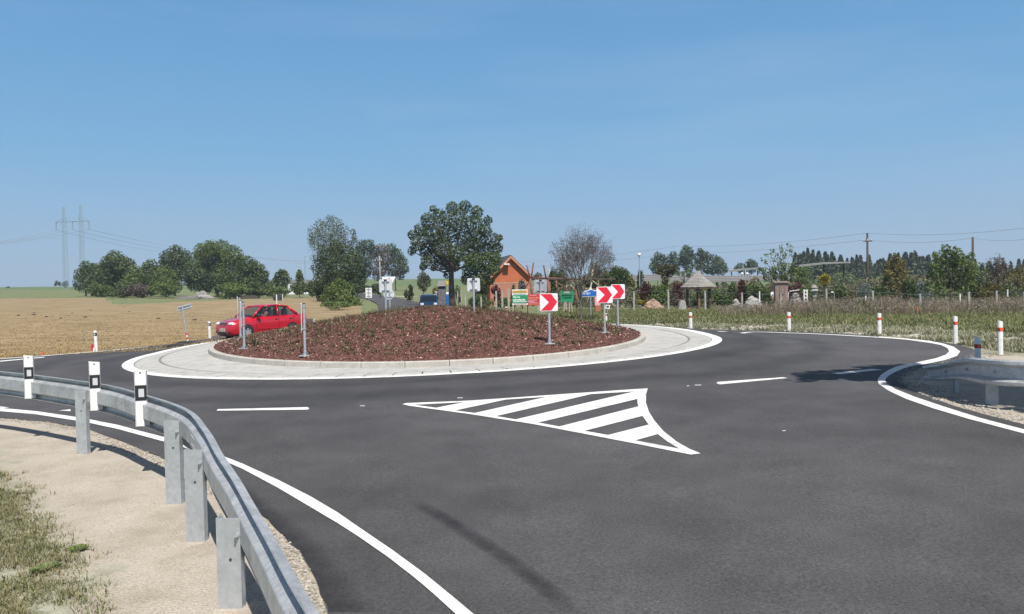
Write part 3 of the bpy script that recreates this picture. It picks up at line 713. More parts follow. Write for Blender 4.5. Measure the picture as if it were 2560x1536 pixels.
# the three seen edge on at the left
def edge_sign(px, py, hpx, label, grp='edge-on sign boards on the left of the island', ang=R(106), bw=.5, bh=.5):
    b = hit(px, py); H_ = hpx*b.y/2000
    t = thing('edge_on_sign', label, 'road sign', b, 0, grp)
    footing(t); mb = MB(); pole(mb, H_, .033); p = mb.build('pole', M['galv_dull'], t, smooth=True, auto=True)
    mb = MB(); mb.tube([(0, 0, H_), (0, 0, H_+.018)], .036, 10); mb.build('cap', M['black'], p)
    mb = MB(); Mx = Matrix.Translation((-.075, 0, 0)) @ Matrix.Rotation(ang, 4, 'Z')
    mb.extr(shift(rrect(bw, bh, .04), 0, H_-bh/2+.03), .012, Mx); mb.build('board', M['signback'], t)
    for dz in (.07, bh-.1): mb = MB(); mb.box((-.035, 0, H_-dz), (.06, .07, .03)); mb.box((0, 0, H_-dz), (.08, .08, .032)); mb.build('bracket', M['galv_dull'], t)
edge_sign(763, 891, 131, 'edge-on sign on a tall pole, rightmost of the left three on the mulch', bh=.72, bw=.6)
edge_sign(611, 873, 117, 'edge-on sign on a tall pole, front one of the close pair at the island left', bh=.72, bw=.6, ang=R(110))
edge_sign(602, 849, 105, 'edge-on sign on a tall pole, rear one of the close pair at the island left', bh=.7, bw=.6, ang=R(110.5))
# backs of signs
def back_sign(px, py, Y, top, bot, wpx, label, m='signback', z0=None, shape='rect', ang=0, rail_w=.58, group='sign boards seen from behind'):
    b = at(px, py, Y); k = Y/2000; bz = hall(b.x, b.y); ztop = at(px, top, Y).z-bz; zb = at(px, bot, Y).z-bz; wd = wpx*k
    t = thing('sign_back', label, 'road sign', (b.x, b.y, bz-.02), ang, group)
    mb = MB(); pole(mb, ztop-.02, .035); mb.build('pole', M['galv_dull'], t, smooth=True, auto=True)
    if shape == 'rect':
        mb = MB(); board(mb, rrect(wd, ztop-zb, .04), (ztop+zb)/2, .05, .012); mb.build('board', M[m], t)
        for f in (.16, .82): mb = MB(); mb.box((0, .03, zb+(ztop-zb)*f), (wd*rail_w, .03, .035)); mb.build('bracket', M['galv'], t)
        mb = MB(); mb.box((0, -.002, ztop-.03), (.09, .085, .05)); mb.build('cap', M['black'], t)
    return t, zb, ztop, k
back_sign(1185, 765, 25.0, 694, 727, 32, 'pale back of a square sign at the island top, below the big tree')
back_sign(965, 772, 27.0, 697, 730, 32, 'pale back of a square sign at the top left of the island')
t, zb, zt, k = back_sign(1353, 790, 29.5, 698, 730, 32, 'dark grey back of a square sign right above the nearest chevron sign', m='galv_dull')
# give-way triangle over a round sign
b = at(975, 770, 36); bz = hall(b.x, b.y); t = thing('give_way_sign', 'white back of a triangle sign above a round sign, behind the square one', 'road sign', (b.x, b.y, bz), 0)
Zt = at(975, 692, 36).z-bz; mb = MB(); pole(mb, Zt-.05, .035); mb.build('pole', M['galv_dull'], t, smooth=True, auto=True)
k = 36/2000; cx = (973-975)*k; mb = MB(); a = 17*k; zz = Zt-14*k
tri = [(-17*k, Zt), (17*k, Zt), (17.5*k, Zt-1.5*k), (1.2*k, Zt-31*k), (-1.2*k, Zt-31*k), (-17.5*k, Zt-1.5*k)]
mb.extr(tri, .012, Matrix.Translation((-.04, .06, 0))); mb.build('triangle_board', M['white'], t)
mb = MB(); zr_ = at(975, 736, 36).z-bz; mb.extr([(13.5*k*math.cos(R(q)), zr_+13.5*k*math.sin(R(q))) for q in range(0, 360, 15)], .012, Matrix.Translation((-.04, .06, 0))); mb.build('round_board', M['signback'], t)
for z in (zr_+.12, zr_-.12): mb = MB(); mb.box((-.04, .035, z), (.34, .02, .03)); mb.build('bracket', M['galv_dull'], t)
# temporary leaning direction sign
b = gnd(470, 30.6, 860)+Vector((0, 0, .03)); k = b.y/2000
t = thing('temporary_sign', 'tilted grey arrow sign on a striped pole in a black rubber foot', 'road sign', b)
dx = -12*k; H_ = (857-757)*k; Lp = [(0, 0, .08), (dx, 0, H_)]
mb = MB(); mb.tube(Lp, .03, 10); pp = mb.build('pole', M['galv_dull'], t, smooth=True, auto=True)
for i in range(4):
    mb = MB(); f0, f1 = .04+i*.058, .04+(i+1)*.058; mb.tube([(dx*f0, 0, .08+(H_-.08)*f0), (dx*f1, 0, .08+(H_-.08)*f1)], .034, 10); mb.build('stripe', M['white' if i % 2 == 0 else 'red'], pp)
mb = MB(); Mx = Matrix.Translation((dx*.99, .05, H_-.10)) @ Matrix.Rotation(R(25), 4, 'Z') @ Matrix.Rotation(R(-15), 4, 'Y')
mb.extr([(-15*k, 0), (-11.5*k, 6*k), (21*k, 6*k), (21*k, -6*k), (-11.5*k, -6*k)], .012, Mx); mb.build('arrow_board', M['galv_dull'], t)
Mx2 = Mx @ Matrix.Translation((0, -.03, 0))
for z in (.055, -.055): mb = MB(); mb.extr(shift([(-.16, -.012), (.3, -.012), (.3, .012), (-.16, .012)], 0, z), .025, Mx2); mb.build('bracket', M['galv'], t)
mb = MB(); pts = [(-.5, 0), (-.42, .10), (-.25, .16), (.2, .17), (.36, .10), (.42, 0)]
mb.extr(pts, .34, Matrix.Identity(4)); mb.build('rubber_foot', M['rubber'], t, bevel=.01)
o = MB().extr([(-.42, 0), (-.36, .06), (-.2, .1), (.25, .1), (.38, .05), (.42, 0)], .34, Matrix.Rotation(R(8), 4, 'Z')).build('rubber_block', M['rubber'], bevel=.01)
b2 = gnd(447, 30.3, 862); o.location = b2+Vector((0, 0, .02)); tag(o, 'second black rubber foot block lying left of the tilted sign', 'sign foot')
# arrow sign behind the car
b = gnd(693, 46, 800); k = b.y/2000; zt = at(693, 737, b.y).z-b.z
t = thing('direction_sign', 'dark back of a horizontal direction sign above the red car roof', 'road sign', b)
mb = MB(); pole(mb, zt, .035); mb.build('pole', M['white'], t, smooth=True, auto=True)
mb = MB(); mb.extr([(-11*k, 0), (-8*k, 7*k), (14*k, 7*k), (14*k, -8*k), (-8*k, -8*k)], .02, Matrix.Translation((.0, .05, zt-.16))); mb.build('arrow_board', M['rubber'], t)
mb = MB(); mb.box((14.5*k, .04, zt-.16), (.03, .03, .37)); mb.build('frame', M['white'], t)
# pale information board farther left road
b = gnd(922, 128, 752); k = b.y/2000; zt = at(922, 720, b.y).z-b.z; zb = at(922, 745, b.y).z-b.z
t = thing('information_board', 'pale rectangular board on one leg beside the far road', 'road sign', b)
mb = MB(); mb.tube([(0, 0, 0), (0, 0, zt)], .06, 8); mb.build('pole', M['galv_dull'], t)
mb = MB(); board(mb, rrect(16*k, zt-zb, .06), (zt+zb)/2, .1, .03); mb.build('board', M['signwhite'], t)
for f in (.18, .5, .85): mb = MB(); mb.box((0, .05, zb+(zt-zb)*f), (10*k, .04, .07)); mb.build('bracket', M['galv_dull'], t)
# ------------------------------------------------ red car (front = +X local, left side = +Y local)
M['carred'] = mat('carred', (.50, .008, .022), rough=.28, coat=.8)
M['glass'] = bpy.data.materials.new('glass'); M['glass'].use_nodes = True
_b = M['glass'].node_tree.nodes['Principled BSDF']; _b.inputs['Base Color'].default_value = (.03, .04, .05, 1); _b.inputs['Roughness'].default_value = .05; _b.inputs['Alpha'].default_value = .45
M['lamp_glass'] = mat('lamp_glass', (.85, .87, .9), rough=.12, metal=.3)
M['cabin'] = mat('cabin', (.05, .05, .055), rough=.8)
M['chrome'] = mat('chrome', (.6, .6, .62), rough=.25, metal=.9)
M['skin'] = mat('skin', (.45, .27, .19), rough=.6)
M['plate_blue'] = mat('plate_blue', (.02, .06, .35), rough=.4)
def text_mesh(s, size, mat_, parent, M4, name='lettering', bold=0, w=None):
    c = bpy.data.curves.new('t', 'FONT'); c.body = s; c.size = size; c.extrude = .002; c.align_x = 'CENTER'; c.align_y = 'CENTER'; c.offset = bold; c.resolution_u = 2
    o = bpy.data.objects.new('t', c); COL.objects.link(o); bpy.context.view_layer.update()
    me = bpy.data.meshes.new_from_object(o); bpy.data.objects.remove(o)
    k = 1
    if w and len(me.vertices):
        xs = [v.co.x for v in me.vertices]; k = w/(max(xs)-min(xs)); cxx = (max(xs)+min(xs))/2
        for v in me.vertices: v.co.x = (v.co.x-cxx)*k
    me.materials.clear(); me.materials.append(mat_); me.transform(M4); o = bpy.data.objects.new(name, me); COL.objects.link(o)
    if parent: o.parent = parent
    return o
def make_car(loc, rz, scale):
    t = thing('parked_car' if 0 else 'red_car', 'red four door saloon car driving round the back left of the island', 'car', loc, rz)
    t.scale = (scale*.92, scale, scale*1.06)
    # lower body stations: x, half width at sill, half width at waist, z bottom, z shoulder, z top centre
    st = [(2.10, .50, .52, .30, .52, .55), (2.07, .66, .68, .22, .60, .66), (1.98, .76, .76, .19, .66, .745), (1.80, .80, .80, .18, .72, .80), (1.45, .815, .82, .18, .79, .865), (1.05, .82, .835, .18, .85, .925), (.80, .82, .84, .18, .88, .96),
          (.4, .82, .845, .18, .90, .97), (-.2, .82, .845, .18, .915, .97), (-.8, .82, .845, .18, .935, .985), (-1.2, .82, .84, .19, .955, 1.0), (-1.5, .81, .82, .2, .975, 1.02), (-1.85, .78, .79, .23, .98, 1.02), (-2.05, .72, .74, .28, .95, 1.0), (-2.11, .60, .62, .34, .80, .86)]
    ring_ = []
    for x, ws, ww, zb, zs, zt in st:
        h = zs-zb
        half = [(0, zb), (ws*.85, zb), (ws*.97, zb+.06), (ws+.01, zb+h*.35), (ww, zb+h*.68), (ww*.985, zs-.04), (ww*.95, zs), (ww*.70, zs+(zt-zs)*.75), (0, zt)]
        ring_.append([(x, y, z) for y, z in half]+[(x, -y, z) for y, z in half[-2:0:-1]])
    mb = MB(); k = len(ring_[0]); mb.add([v for r in ring_ for v in r], [(i*k+j, i*k+(j+1) % k, (i+1)*k+(j+1) % k, (i+1)*k+j)[::-1] for i in range(len(st)-1) for j in range(k)]+[tuple(range(k)), tuple(range((len(st)-1)*k, len(st)*k))[::-1]])
    # pillars & roof as part of the same shell
    body = mb.build('body', M['carred'], t, smooth=True, auto=True)
    rf = [(.36, .56), (.10, .60), (-.5, .61), (-.85, .58), (-1.06, .54)]; zr2 = [1.375, 1.425, 1.44, 1.415, 1.345]
    mb = MB(); vs = []
    for (x, wy), z in zip(rf, zr2):
        vs += [(x, -wy, z-.035), (x, -wy*.8, z-.005), (x, 0, z+.012), (x, wy*.8, z-.005), (x, wy, z-.035)]
    n = 5; mb.add(vs, [(i*n+j, i*n+j+1, (i+1)*n+j+1, (i+1)*n+j) for i in range(4) for j in range(4)])
    rfo = mb.build('roof', M['carred'], t, smooth=True); m_ = rfo.modifiers.new('t', 'SOLIDIFY'); m_.thickness = .045; m_.offset = -1
    # glasshouse key points, left side
    def P(x, z):  # side glass surface
        f = (z-.93)/(1.40-.93); return .80-.21*f
    for s in (1, -1):
        def bar(a, b, w0, w1, nm='pillar'):
            m2 = MB(); m2.tube([(a[0], s*P(*a), a[1]), (b[0], s*P(*b), b[1])], [w0, w1], 6); m2.build(nm, M['carred'], t, smooth=True)
        bar((.98, .93), (.34, 1.37), .042, .04); bar((-.42, .94), (-.47, 1.40), .045, .035); bar((-1.50, .98), (-1.04, 1.34), .075, .05)
        bar((.36, 1.37), (-.5, 1.41), .03, .035, 'roof_rail'); bar((-.5, 1.41), (-1.04, 1.34), .035, .035, 'roof_rail')
        m2 = MB(); m2.poly([(x, s*(P(x, z)-.005), z) for x, z in ((.90, .95), (.34, 1.35), (-.44, 1.38), (-.40, .95))]); m2.build('side_window', M['glass'], t)
        m2 = MB(); m2.poly([(x, s*(P(x, z)-.005), z) for x, z in ((-.45, .95), (-.50, 1.38), (-1.0, 1.32), (-1.40, .98))]); m2.build('side_window', M['glass'], t)
        m2 = MB(); m2.poly([(x, s*.847, z) for x, z in ((.86, .915), (-.40, .93), (-.40, .95), (.86, .935))]); 
        # doors: seam lines and handles
        for x0 in (.78, -.43, -1.28):
            m3 = MB(); m3.box((x0, s*.838, .60), (.012, .02, .62)); m3.build('door_seam', M['black'], t)
        for x0 in (-.28, -1.10):
            m3 = MB(); m3.box((x0, s*.85, .82), (.17, .03, .03)); m3.build('door_handle', M['carred'] if s < 0 else M['rubber'], t, bevel=.008)
        m3 = MB(); m3.box((-.3, s*.832, .43), (2.0, .02, .035)); m3.build('side_moulding', M['carred'], t)
        m3 = MB(); m3.ball((.72, s*.93, .99), (.09, .10, .065)); m3.box((.75, s*.85, .96), (.05, .1, .03)); m3.build('mirror', M['black'], t, smooth=True)
        m3 = MB(); m3.ball((1.13, s*.832, .74), (.035, .012, .02)); m3.build('indicator', M['orange'], t)
        for x0 in (1.28, -1.18):
            wv = thing('wheel', None, None, (x0, s*.755, .29)); wv.parent = t; del_ = MB()
            prof = [(.19, -.09), (.27, -.09), (.292, -.05), (.292, .05), (.27, .09), (.19, .09)]
            vs = []; n = 28
            for i in range(n):
                a = 2*math.pi*i/n
                for r, y in prof: vs.append((r*math.cos(a), y, r*math.sin(a)))
            m4 = MB(); k = len(prof); m4.add(vs, [(i*k+j, i*k+j+1, ((i+1) % n)*k+j+1, ((i+1) % n)*k+j) for i in range(n) for j in range(k-1)]); m4.build('tyre', M['tyre'], wv, smooth=True, auto=True)
            m4 = MB(); m4.tube([(0, s*.02, 0), (0, s*.084, 0)], .195, 28); rim = m4.build('rim', M['galv_dull'], wv)
            for q in range(7):
                a = 2*math.pi*q/7+.2; m5 = MB(); m5.tube([(.135*math.cos(a), s*.087, .135*math.sin(a)), (.175*math.cos(a), s*.087, .175*math.sin(a))], .028, 6); m5.build('rim_hole', M['black'], rim)
            m4 = MB(); m4.box((x0, s*.79, .36), (.01, .01, .01))
            # wheel arch: dark disc on the flank
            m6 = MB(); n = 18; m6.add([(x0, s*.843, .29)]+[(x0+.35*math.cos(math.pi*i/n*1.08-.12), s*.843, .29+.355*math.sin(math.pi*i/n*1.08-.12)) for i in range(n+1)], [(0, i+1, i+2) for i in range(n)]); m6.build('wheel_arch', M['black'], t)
            wv.location = (x0, s*.79, .29)
        # headlights
        m3 = MB(); m3.ball((1.93, s*.56, .665), (.17, .20, .085), 14, 9); m3.build('headlight', M['lamp_glass'], t, smooth=True)
        m3 = MB(); m3.box((2.06, s*.55, .33), (.06, .24, .10)); m3.build('lower_grille', M['black'], t, bevel=.02)
        m3 = MB(); m3.box((-2.03, s*.62, .72), (.10, .22, .22)); m3.build('tail_light', M['red'], t, bevel=.03)
    mb = MB(); mb.poly([(.98, -.70, .955), (.98, .70, .955), (.35, .54, 1.37), (.35, -.54, 1.37)]); mb.build('windscreen', M['glass'], t)
    mb = MB(); mb.poly([(-1.50, -.66, 1.01), (-1.50, .66, 1.01), (-1.06, .5, 1.34), (-1.06, -.5, 1.34)]); mb.build('rear_window', M['glass'], t)
    mb = MB(); mb.box((2.055, 0, .655), (.06, .60, .13)); g = mb.build('grille', M['black'], t, bevel=.02)
    for z in (.625, .655, .685):
        mb = MB(); mb.box((2.087, 0, z), (.01, .56, .010)); mb.build('slat', M['chrome'], g)
    mb = MB(); mb.box((2.03, 0, .728), (.07, .64, .022)); mb.build('grille_trim', M['chrome'], g, bevel=.006)
    mb = MB(); mb.box((2.10, 0, .28), (.04, .80, .10)); mb.build('air_intake', M['black'], t, bevel=.02)
    mb = MB(); mb.box((2.115, 0, .42), (.012, .52, .115)); pl = mb.build('number_plate', M['white'], t)
    mb = MB(); mb.box((2.123, -.24, .42), (.004, .04, .115)); mb.build('plate_band', M['plate_blue'], pl)
    text_mesh('4A0 1600', .1, M['black'], pl, Matrix.Translation((2.123, .02, .42)) @ Matrix.Rotation(R(90), 4, 'Z') @ Matrix.Rotation(R(90), 4, 'X'), w=.42)
    mb = MB(); mb.box((0, 0, .2), (3.7, 1.45, .12)); mb.build('underbody', M['black'], t)
    # cabin: floor, dashboard, seats
    mb = MB(); mb.box((-.3, 0, .86), (2.2, 1.35, .10)); mb.build('cabin_floor', M['cabin'], t)
    mb = MB(); mb.box((.72, 0, .96), (.4, 1.3, .12)); mb.build('dashboard', M['cabin'], t, bevel=.03)
    for x0, ys in ((-.12, (.36, -.36)), (-.98, (.36, -.36))):
        for y0 in ys:
            mb = MB(); mb.box((x0-.06, y0, 1.03), (.12, .46, .36)); mb.box((x0-.09, y0, 1.26), (.07, .24, .14)); mb.build('car_seat', M['cabin'], t, bevel=.03)
    mb = MB(); mb.tube([(.36+.02*math.cos(R(a))*0+.0, .36+.17*math.cos(R(a)), 1.03+.17*math.sin(R(a))) for a in range(0, 361, 20)], .016, 6); mb.build('steering_wheel', M['black'], t)
    # driver
    d = thing('person', 'driver in dark clothes at the wheel of the red car', 'person', (0, 0, 0)); 
    d.matrix_world = Matrix.Translation(loc) @ Matrix.Rotation(rz, 4, 'Z') @ Matrix.Scale(scale, 4)
    me = bpy.data.meshes.new('body'); J = [(0, .36, .90, .15), (.02, .36, 1.08, .155), (.03, .36, 1.17, .13), (.05, .36, 1.235, .055), (.07, .36, 1.29, .085), (.075, .36, 1.345, .085), (.07, .36, 1.39, .05),
         (.05, .53, 1.14, .06), (.16, .58, 1.00, .045), (.34, .48, 1.08, .035), (.05, .19, 1.14, .06), (.16, .14, 1.00, .045), (.34, .24, 1.08, .035)]
    me.from_pydata([j[:3] for j in J], [(0, 1), (1, 2), (2, 3), (3, 4), (4, 5), (5, 6), (2, 7), (7, 8), (8, 9), (2, 10), (10, 11), (11, 12)], []); me.materials.append(M['skin'])
    o = bpy.data.objects.new('body', me); COL.objects.link(o); o.parent = d; s_ = o.modifiers.new('s', 'SKIN')
    for v, j in zip(me.skin_vertices[0].data if me.skin_vertices else [], J): v.radius = (j[3],)*2
    o.modifiers.new('u', 'SUBSURF').levels = 1; o.modifiers['u'].render_levels = 1
    mb = MB(); mb.ball((.02, .36, 1.03), (.135, .22, .19), 12, 8); mb.build('jacket', M['cabin'], d, smooth=True)
    mb = MB(); mb.ball((.055, .36, 1.375), (.095, .09, .06), 12, 8); mb.build('hair', M['black'], d, smooth=True)
    return t
cb = at(655, 830, 37.0); car_ = make_car((cb.x, cb.y, hall(cb.x, cb.y)+.005), R(180+47), 1.0)
# ------------------------------------------------ vegetation
def leafmat(n, cols, tr=.25): return mat(n, cols, .35, 3, .6, islands=.6, trans=tr, spec=.3)
M['leaf_dark'] = leafmat('leaf_dark', [(0.040, 0.064, 0.022), (0.081, 0.119, 0.038), (0.133, 0.176, 0.055)])
M['leaf_oak'] = leafmat('leaf_oak', [(0.033, 0.054, 0.029), (0.069, 0.099, 0.045), (0.125, 0.157, 0.069)])
M['leaf_mid'] = leafmat('leaf_mid', [(0.053, 0.088, 0.027), (0.113, 0.162, 0.047), (0.181, 0.230, 0.068)])
M['leaf_birch'] = leafmat('leaf_birch', [(.06, .085, .045), (.11, .14, .075), (.17, .19, .11)])
M['leaf_far'] = leafmat('leaf_far', [(0.043, 0.071, 0.048), (0.069, 0.113, 0.064), (0.115, 0.163, 0.085)])
M['leaf_light'] = leafmat('leaf_light', [(.07, .11, .035), (.13, .19, .06), (.20, .26, .10)])
M['leaf_red'] = leafmat('leaf_red', [(.05, .018, .018), (.09, .03, .03), (.15, .06, .05)])
M['leaf_brown'] = leafmat('leaf_brown', [(0.069, 0.055, 0.044), (0.119, 0.094, 0.077), (0.188, 0.154, 0.132)])
M['leaf_yellow'] = leafmat('leaf_yellow', [(.16, .15, .02), (.34, .28, .03), (.50, .40, .06)])
M['leaf_gold'] = leafmat('leaf_gold', [(.07, .075, .02), (.16, .14, .04), (.28, .22, .08)])
M['leaf_blue'] = leafmat('leaf_blue', [(.07, .10, .09), (.13, .17, .15), (.22, .26, .24)])
M['leaf_gold2'] = mat('leaf_gold2', [(.04, .06, .03), (.09, .115, .055), (.13, .125, .07), (.19, .175, .11), (.18, .10, .075)], .30, 5, .7, islands=.35, trans=.2, pos=[.3, .42, .5, .58, .68])
M['leaf_brolive'] = leafmat('leaf_brolive', [(.05, .055, .022), (.09, .09, .036), (.14, .12, .06)])
M['needle'] = leafmat('needle', [(0.032, 0.055, 0.037), (0.064, 0.097, 0.060), (0.115, 0.149, 0.083)], .1)
M['bark'] = mat('bark', [(.05, .04, .03), (.10, .08, .065)], 4, 5, .95)
M['bark_pale'] = mat('bark_pale', [(.16, .14, .12), (.28, .25, .22)], 4, 5, .9)
M['twig'] = mat('twig', [(.10, .08, .07), (.18, .145, .125)], 4, 5, .9)
V3 = Vector
def leaf(mb, c, s, nrm=None, rn=rnd, long=1.3, jit=.9):
    n = V3((rn.gauss(0, 1), rn.gauss(0, 1), rn.gauss(0, 1)))*jit
    if nrm is not None: n += nrm
    if n.length < 1e-4: n = V3((0, 0, 1))
    n.normalize(); a = n.orthogonal().normalized(); q = rn.uniform(0, 6.28); b = n.cross(a); u = a*math.cos(q)+b*math.sin(q); v = n.cross(u)
    u = u*s*.5*long; v = v*s*.5
    k = len(mb.v); mb.v += [tuple(c-u), tuple(c+v*.9-u*.1), tuple(c+u), tuple(c-v*.9+u*.1)]; mb.f.append((k, k+1, k+2, k+3)); mb.m.append(0)
def crown_lobes(W, Hc_, z0, nl, rn, shape='round', flat=1.0):
    lob = []
    for _ in range(nl*8):
        if len(lob) >= nl: break
        u, v, w = rn.uniform(-1, 1), rn.uniform(-1, 1), rn.uniform(-1, 1)
        if u*u+v*v+w*w > 1: continue
        d = math.sqrt(u*u+v*v+w*w)
        if d < .45 and rn.random() < .6: continue
        g_ = min(1, d**.62)/max(d, .01); u, v, w = u*g_, v*g_, w*g_
        if shape == 'cone': f = (1-(w+1)/2)*.85+.15; u *= f; v *= f
        if shape == 'egg': f = 1-.35*max(0, w); u *= f; v *= f
        r = rn.uniform(.26, .46)*(1.15-.3*d)
        k = 1-r*.85
        lob.append((V3((u*W*k, v*W*k*flat, z0+Hc_*(.5+.5*w*k))), r*W*1.0, r*Hc_*.52))
    return lob
def crown_mesh(W, Hc_, z0, nleaf, size, seed, shape='round', nl=30, flat=1.0, droop=0, shell=.72):
    rn = random.Random(seed); mb = MB(); lob = crown_lobes(W, Hc_, z0, nl, rn, shape, flat)
    wts = [l[1]*l[1]+.05 for l in lob]; tot = sum(wts)
    for l, wt in zip(lob, wts):
        c, rx, rz = l
        for _ in range(int(nleaf*wt/tot)+1):
            d = V3((rn.gauss(0, 1), rn.gauss(0, 1), rn.gauss(0, 1))).normalized(); q = rn.uniform(shell, 1.08) if rn.random() < .8 else rn.uniform(.3, 1)
            p = c+V3((d.x*rx*q, d.y*rx*q, d.z*rz*q)); nr = d*1.0+V3((0, 0, .35))
            leaf(mb, p, size*rn.uniform(.7, 1.35), nr, rn)
            if droop and rn.random() < droop:
                L_ = rn.uniform(.04, .16)*Hc_
                for k in range(4): leaf(mb, p+V3((rn.uniform(-.02, .02)*W, rn.uniform(-.02, .02)*W, -L_*(k+1)/4)), size*.8, None, rn)
    return mb, lob
def trunk_mesh(h, r, lob, seed, nb=9, lean=0):
    rn = random.Random(seed); mb = MB(); path = [V3((0, 0, -.3)), V3((rn.uniform(-.02, .02)*h, 0, h*.35)), V3((lean*h*.5, rn.uniform(-.03, .03)*h, h*.7)), V3((lean*h, 0, h))]
    mb.tube(spline(path, 3), [r*(1.25-.9*i/9) for i in range(10)], 7)
    for l in rn.sample(lob, min(nb, len(lob))):
        s = V3((0, 0, h*rn.uniform(.45, .8))); m = (s+l[0])/2+V3((0, 0, -.05*h)); mb.tube([s, m, l[0]], [r*.45, r*.28, r*.1], 5)
    return mb
TS = [100]
def tree(name, label, cat, px, Y, top, hw, m='leaf_dark', crown_bot=None, lp=3.2, cover=1.5, shape='round', group=None, trunk=True, basepy=755, nl=30, droop=0, shell=.72, bark='bark', tr=None, flat=1.0, copies=None):
    TS[0] += 1; b = gnd(px, Y, basepy); k = Y/2000; basepx = 0; H_ = at(px, top, Y).z-b.z; W = hw*k
    z0 = 0 if crown_bot is None else max(0, at(px, crown_bot, Y).z-b.z)
    Hc_ = H_-z0; area = 3.14*hw*(Hc_/k)/2*.9; n = int(area/(lp*lp*.55)*cover*(3.0 if cover > 1.05 else 1.5)); nl = int(nl*1.4)
    t = thing(name, label, cat, b, 0, group)
    mb, lob = crown_mesh(W, Hc_, z0, n, lp*k, TS[0], shape, nl, flat, droop, shell); mb.build('crown' if trunk else 'foliage', M[m], t)
    if trunk: trunk_mesh(z0+Hc_*.62, tr or max(.05, W*.05), lob, TS[0]).build('trunk', M[bark], t, smooth=True)
    return t
def blob(name, label, cat, Y, m, org, lobes, trunk=None, lp=3.2, cover=1.5, group=None, droop=0, bark='bark', tr=None, depth=.6, grow=1.12, shell=.6, basepy=755):
    TS[0] += 1; rn = random.Random(TS[0]); ox, oy, sc = org; P_ = [(ox+x/sc, oy+y/sc, r/sc*grow) for x, y, r in lobes]; k = Y/2000
    cx = trunk if trunk else sum(p[0] for p in P_)/len(P_); b = gnd(cx, Y, basepy); x0, x1 = min(p[0]-p[2] for p in P_), max(p[0]+p[2] for p in P_); hw = (x1-x0)/2; mid = (x0+x1)/2
    t = thing(name, label, cat, b, 0, group); mb = MB(); L3 = []
    for px, py, r in P_:
        f = math.sqrt(max(.05, 1-((px-mid)/hw)**2)); y = rn.uniform(-1, 1)*hw*k*depth*f; c = at(px, py, Y); kk = (Y+y)/Y; c = V3((c.x*kk, c.y*kk, HC+(c.z-HC)*kk))-b; L3.append((c, r*k, r*k))
        n = int(3.14*r*r/(lp*lp*.55)*cover*1.9)
        for _ in range(n):
            d = V3((rn.gauss(0, 1), rn.gauss(0, 1), rn.gauss(0, 1))).normalized(); q = rn.uniform(shell, 1.06) if rn.random() < .85 else rn.uniform(.2, 1); p = c+d*r*k*q
            leaf(mb, p, lp*k*rn.uniform(.7, 1.4), d+V3((0, 0, .35)), rn)
            if droop and rn.random() < droop:
                L_ = rn.uniform(.5, 2.2)*r*k
                for j in range(4): leaf(mb, p+V3((rn.uniform(-.1, .1)*r*k, 0, -L_*(j+1)/4)), lp*k*.75, None, rn)
    mb.build('crown' if trunk else 'foliage', M[m], t)
    if trunk:
        hh = max(l[0].z for l in L3); trunk_mesh(hh*.62, tr or max(.06, hw*k*.05), L3, TS[0], nb=14).build('trunk', M[bark], t, smooth=True)
    return t
Z1 = (0, 480, 3.373); Z2 = (500, 480, 3.373); Z3 = (980, 480, 4.638); Z6 = (1600, 600, 7.42); Z7 = (1840, 600, 7.42); Z8 = (2060, 540, 3.906)
def conifer_mesh(h, w, n, size, seed):
    rn = random.Random(seed); mb = MB()
    for _ in range(n):
        t = rn.random()**.8; tier = (t*11) % 1; R_ = w*(1-t)**.85*(.62+.38*(1-tier)); a = rn.uniform(0, 6.283); q = rn.uniform(.45, 1.05)
        leaf(mb, V3((math.cos(a)*R_*q, math.sin(a)*R_*q, .04*h+t*h*.96-.10*R_*q)), size*rn.uniform(.7, 1.3), V3((math.cos(a)*.5, math.sin(a)*.5, .8)), rn, 1.8)
    return mb
# shade tree standing just outside the frame on the right
t = thing('shade_tree', 'broad roadside tree whose shadow falls across the right guardrail', 'tree', (10.4, 7.0, zbase(10.4, 7.0)))
mb, lob = crown_mesh(3.7, 4.4, 5.6, 26000, .22, 5, nl=34, flat=.95); 
mb.v = [(a-.6, b+.9, c) for a, b, c in mb.v]; keep = []
for f in mb.f:
    p = mb.v[f[0]]; sx, sy = p[0]+10.4-.19*p[2], p[1]+7+.6*p[2]
    if not (sx < 6.2+.3*noise.noise(V3((sy, 0, 5))) and sy < 13.9+.5*noise.noise(V3((sx*2, sy*2, 0)))): keep.append(f)
mb.f = keep; mb.m = [0]*len(keep); mb.build('crown', M['leaf_mid'], t)
trunk_mesh(7.5, .22, [(l[0]+V3((-.6, .9, 0)), l[1], l[2]) for l in lob], 5).build('trunk', M['bark'], t, smooth=True)
GL = 'trees along the far left field'
